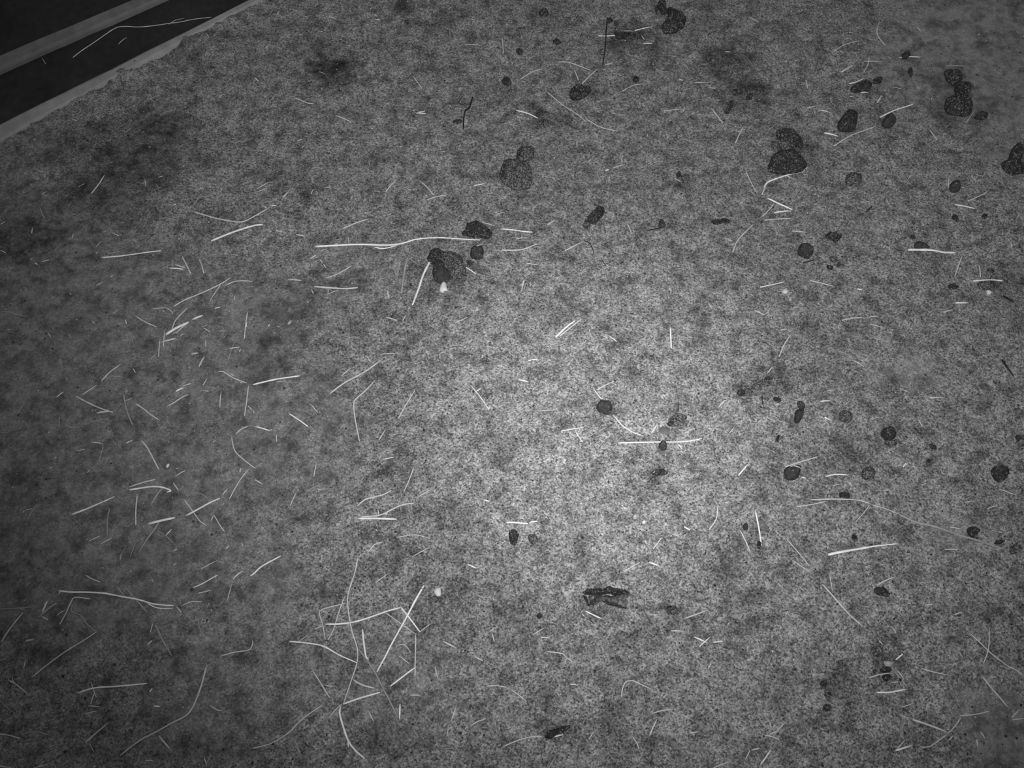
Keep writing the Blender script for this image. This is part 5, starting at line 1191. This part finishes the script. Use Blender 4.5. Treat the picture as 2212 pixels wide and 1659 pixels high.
def build_chaff():
    verts, faces, mi = [], [], []
    rng = random.Random(77)
    def add(P, w, tone):
        v, f = straw_mesh(P, w, w * .8, rng, .0005, (0, 0, 0), .6, 4)
        b = len(verts); verts.extend(v)
        for q in f: faces.append(tuple(k + b for k in q)); mi.append('bndf'.index(tone))
    for P, w, tone in CHAFF: add(mm(P), w / 10000, tone)
    n = 0
    while n < 600:                                               # short flecks, thicker over the dark soil
        x, y = rng.uniform(-1.2, 1.2), rng.uniform(.05, 1.9)
        if side(KERB_NEAR, x, y) > -.01: continue
        if x > -.42 + .25 * (y - .6) and rng.random() < .80: continue
        a = rng.uniform(0, math.pi); l = rng.choice((.002, .003, .004, .006, .010, .014))
        add([(x, y), (x + l * math.cos(a), y + l * math.sin(a))], rng.uniform(.0010, .0024), rng.choice('bnndd'))
        n += 1
    o = mesh_object('straw_chaff', verts, faces, [STRAW[k] for k in 'bndf'], smooth=False, mat_index=mi)
    tag(o, 'tiny bits of chaff and hair-thin hay strewn over the sand', 'chaff', None, 'stuff')
build_chaff()

def build_grit():
    rs = np.random.RandomState(5)
    n = 26000
    x = rs.uniform(-1.3, 1.3, n); y = rs.uniform(-.02, 2.0, n)
    k = side(KERB_NEAR, x, y)
    keep = k < -.004
    x, y = x[keep], y[keep]
    soil = blobs(SOIL, x, y, .45)
    keep = rs.rand(len(x)) > .6 * soil
    x, y = x[keep], y[keep]; n = len(x)
    st = np.clip(blobs(STAIN, x, y, .55), 0, 1)
    r = rs.choice([.0008, .0010, .0013, .0017, .0024], n, p=[.22, .30, .26, .16, .06])
    z = relief(x, y) + r * .3
    base = np.array([(1, 0, 0), (0, 1, 0), (-1, 0, 0), (0, -1, 0), (0, 0, .8), (0, 0, -.8)])
    tri = np.array([(0, 1, 4), (1, 2, 4), (2, 3, 4), (3, 0, 4), (1, 0, 5), (2, 1, 5), (3, 2, 5), (0, 3, 5)])
    V = base[None] * r[:, None, None] * rs.uniform(.6, 1.35, (n, 6, 1))
    a = rs.uniform(0, math.pi, n); ca, sa = np.cos(a)[:, None], np.sin(a)[:, None]
    V = np.stack([V[..., 0] * ca - V[..., 1] * sa + x[:, None], V[..., 0] * sa + V[..., 1] * ca + y[:, None], V[..., 2] + z[:, None]], -1)
    F = tri[None] + 6 * np.arange(n)[:, None, None]
    u = rs.rand(n)
    mi = np.repeat(np.where((u < .42) | (rs.rand(n) < st * 1.3), 0, np.where(u < .62, 1, 2)), 8)
    me = bpy.data.meshes.new('sand_grit')
    me.vertices.add(n * 6); me.vertices.foreach_set('co', V.ravel())
    F = F.reshape(-1, 3)
    me.loops.add(F.size); me.loops.foreach_set('vertex_index', F.ravel().astype(np.int32))
    me.polygons.add(len(F)); me.polygons.foreach_set('loop_start', np.arange(0, F.size, 3, dtype=np.int32))
    me.polygons.foreach_set('loop_total', np.full(len(F), 3, dtype=np.int32))
    me.polygons.foreach_set('material_index', mi.astype(np.int32))
    me.update(calc_edges=True)
    for m in GRIT: me.materials.append(m)
    o = bpy.data.objects.new('sand_grit', me); C.objects.link(o)
    o.parent = GROUND
    tag(o, None, None, None, 'stuff')
build_grit()
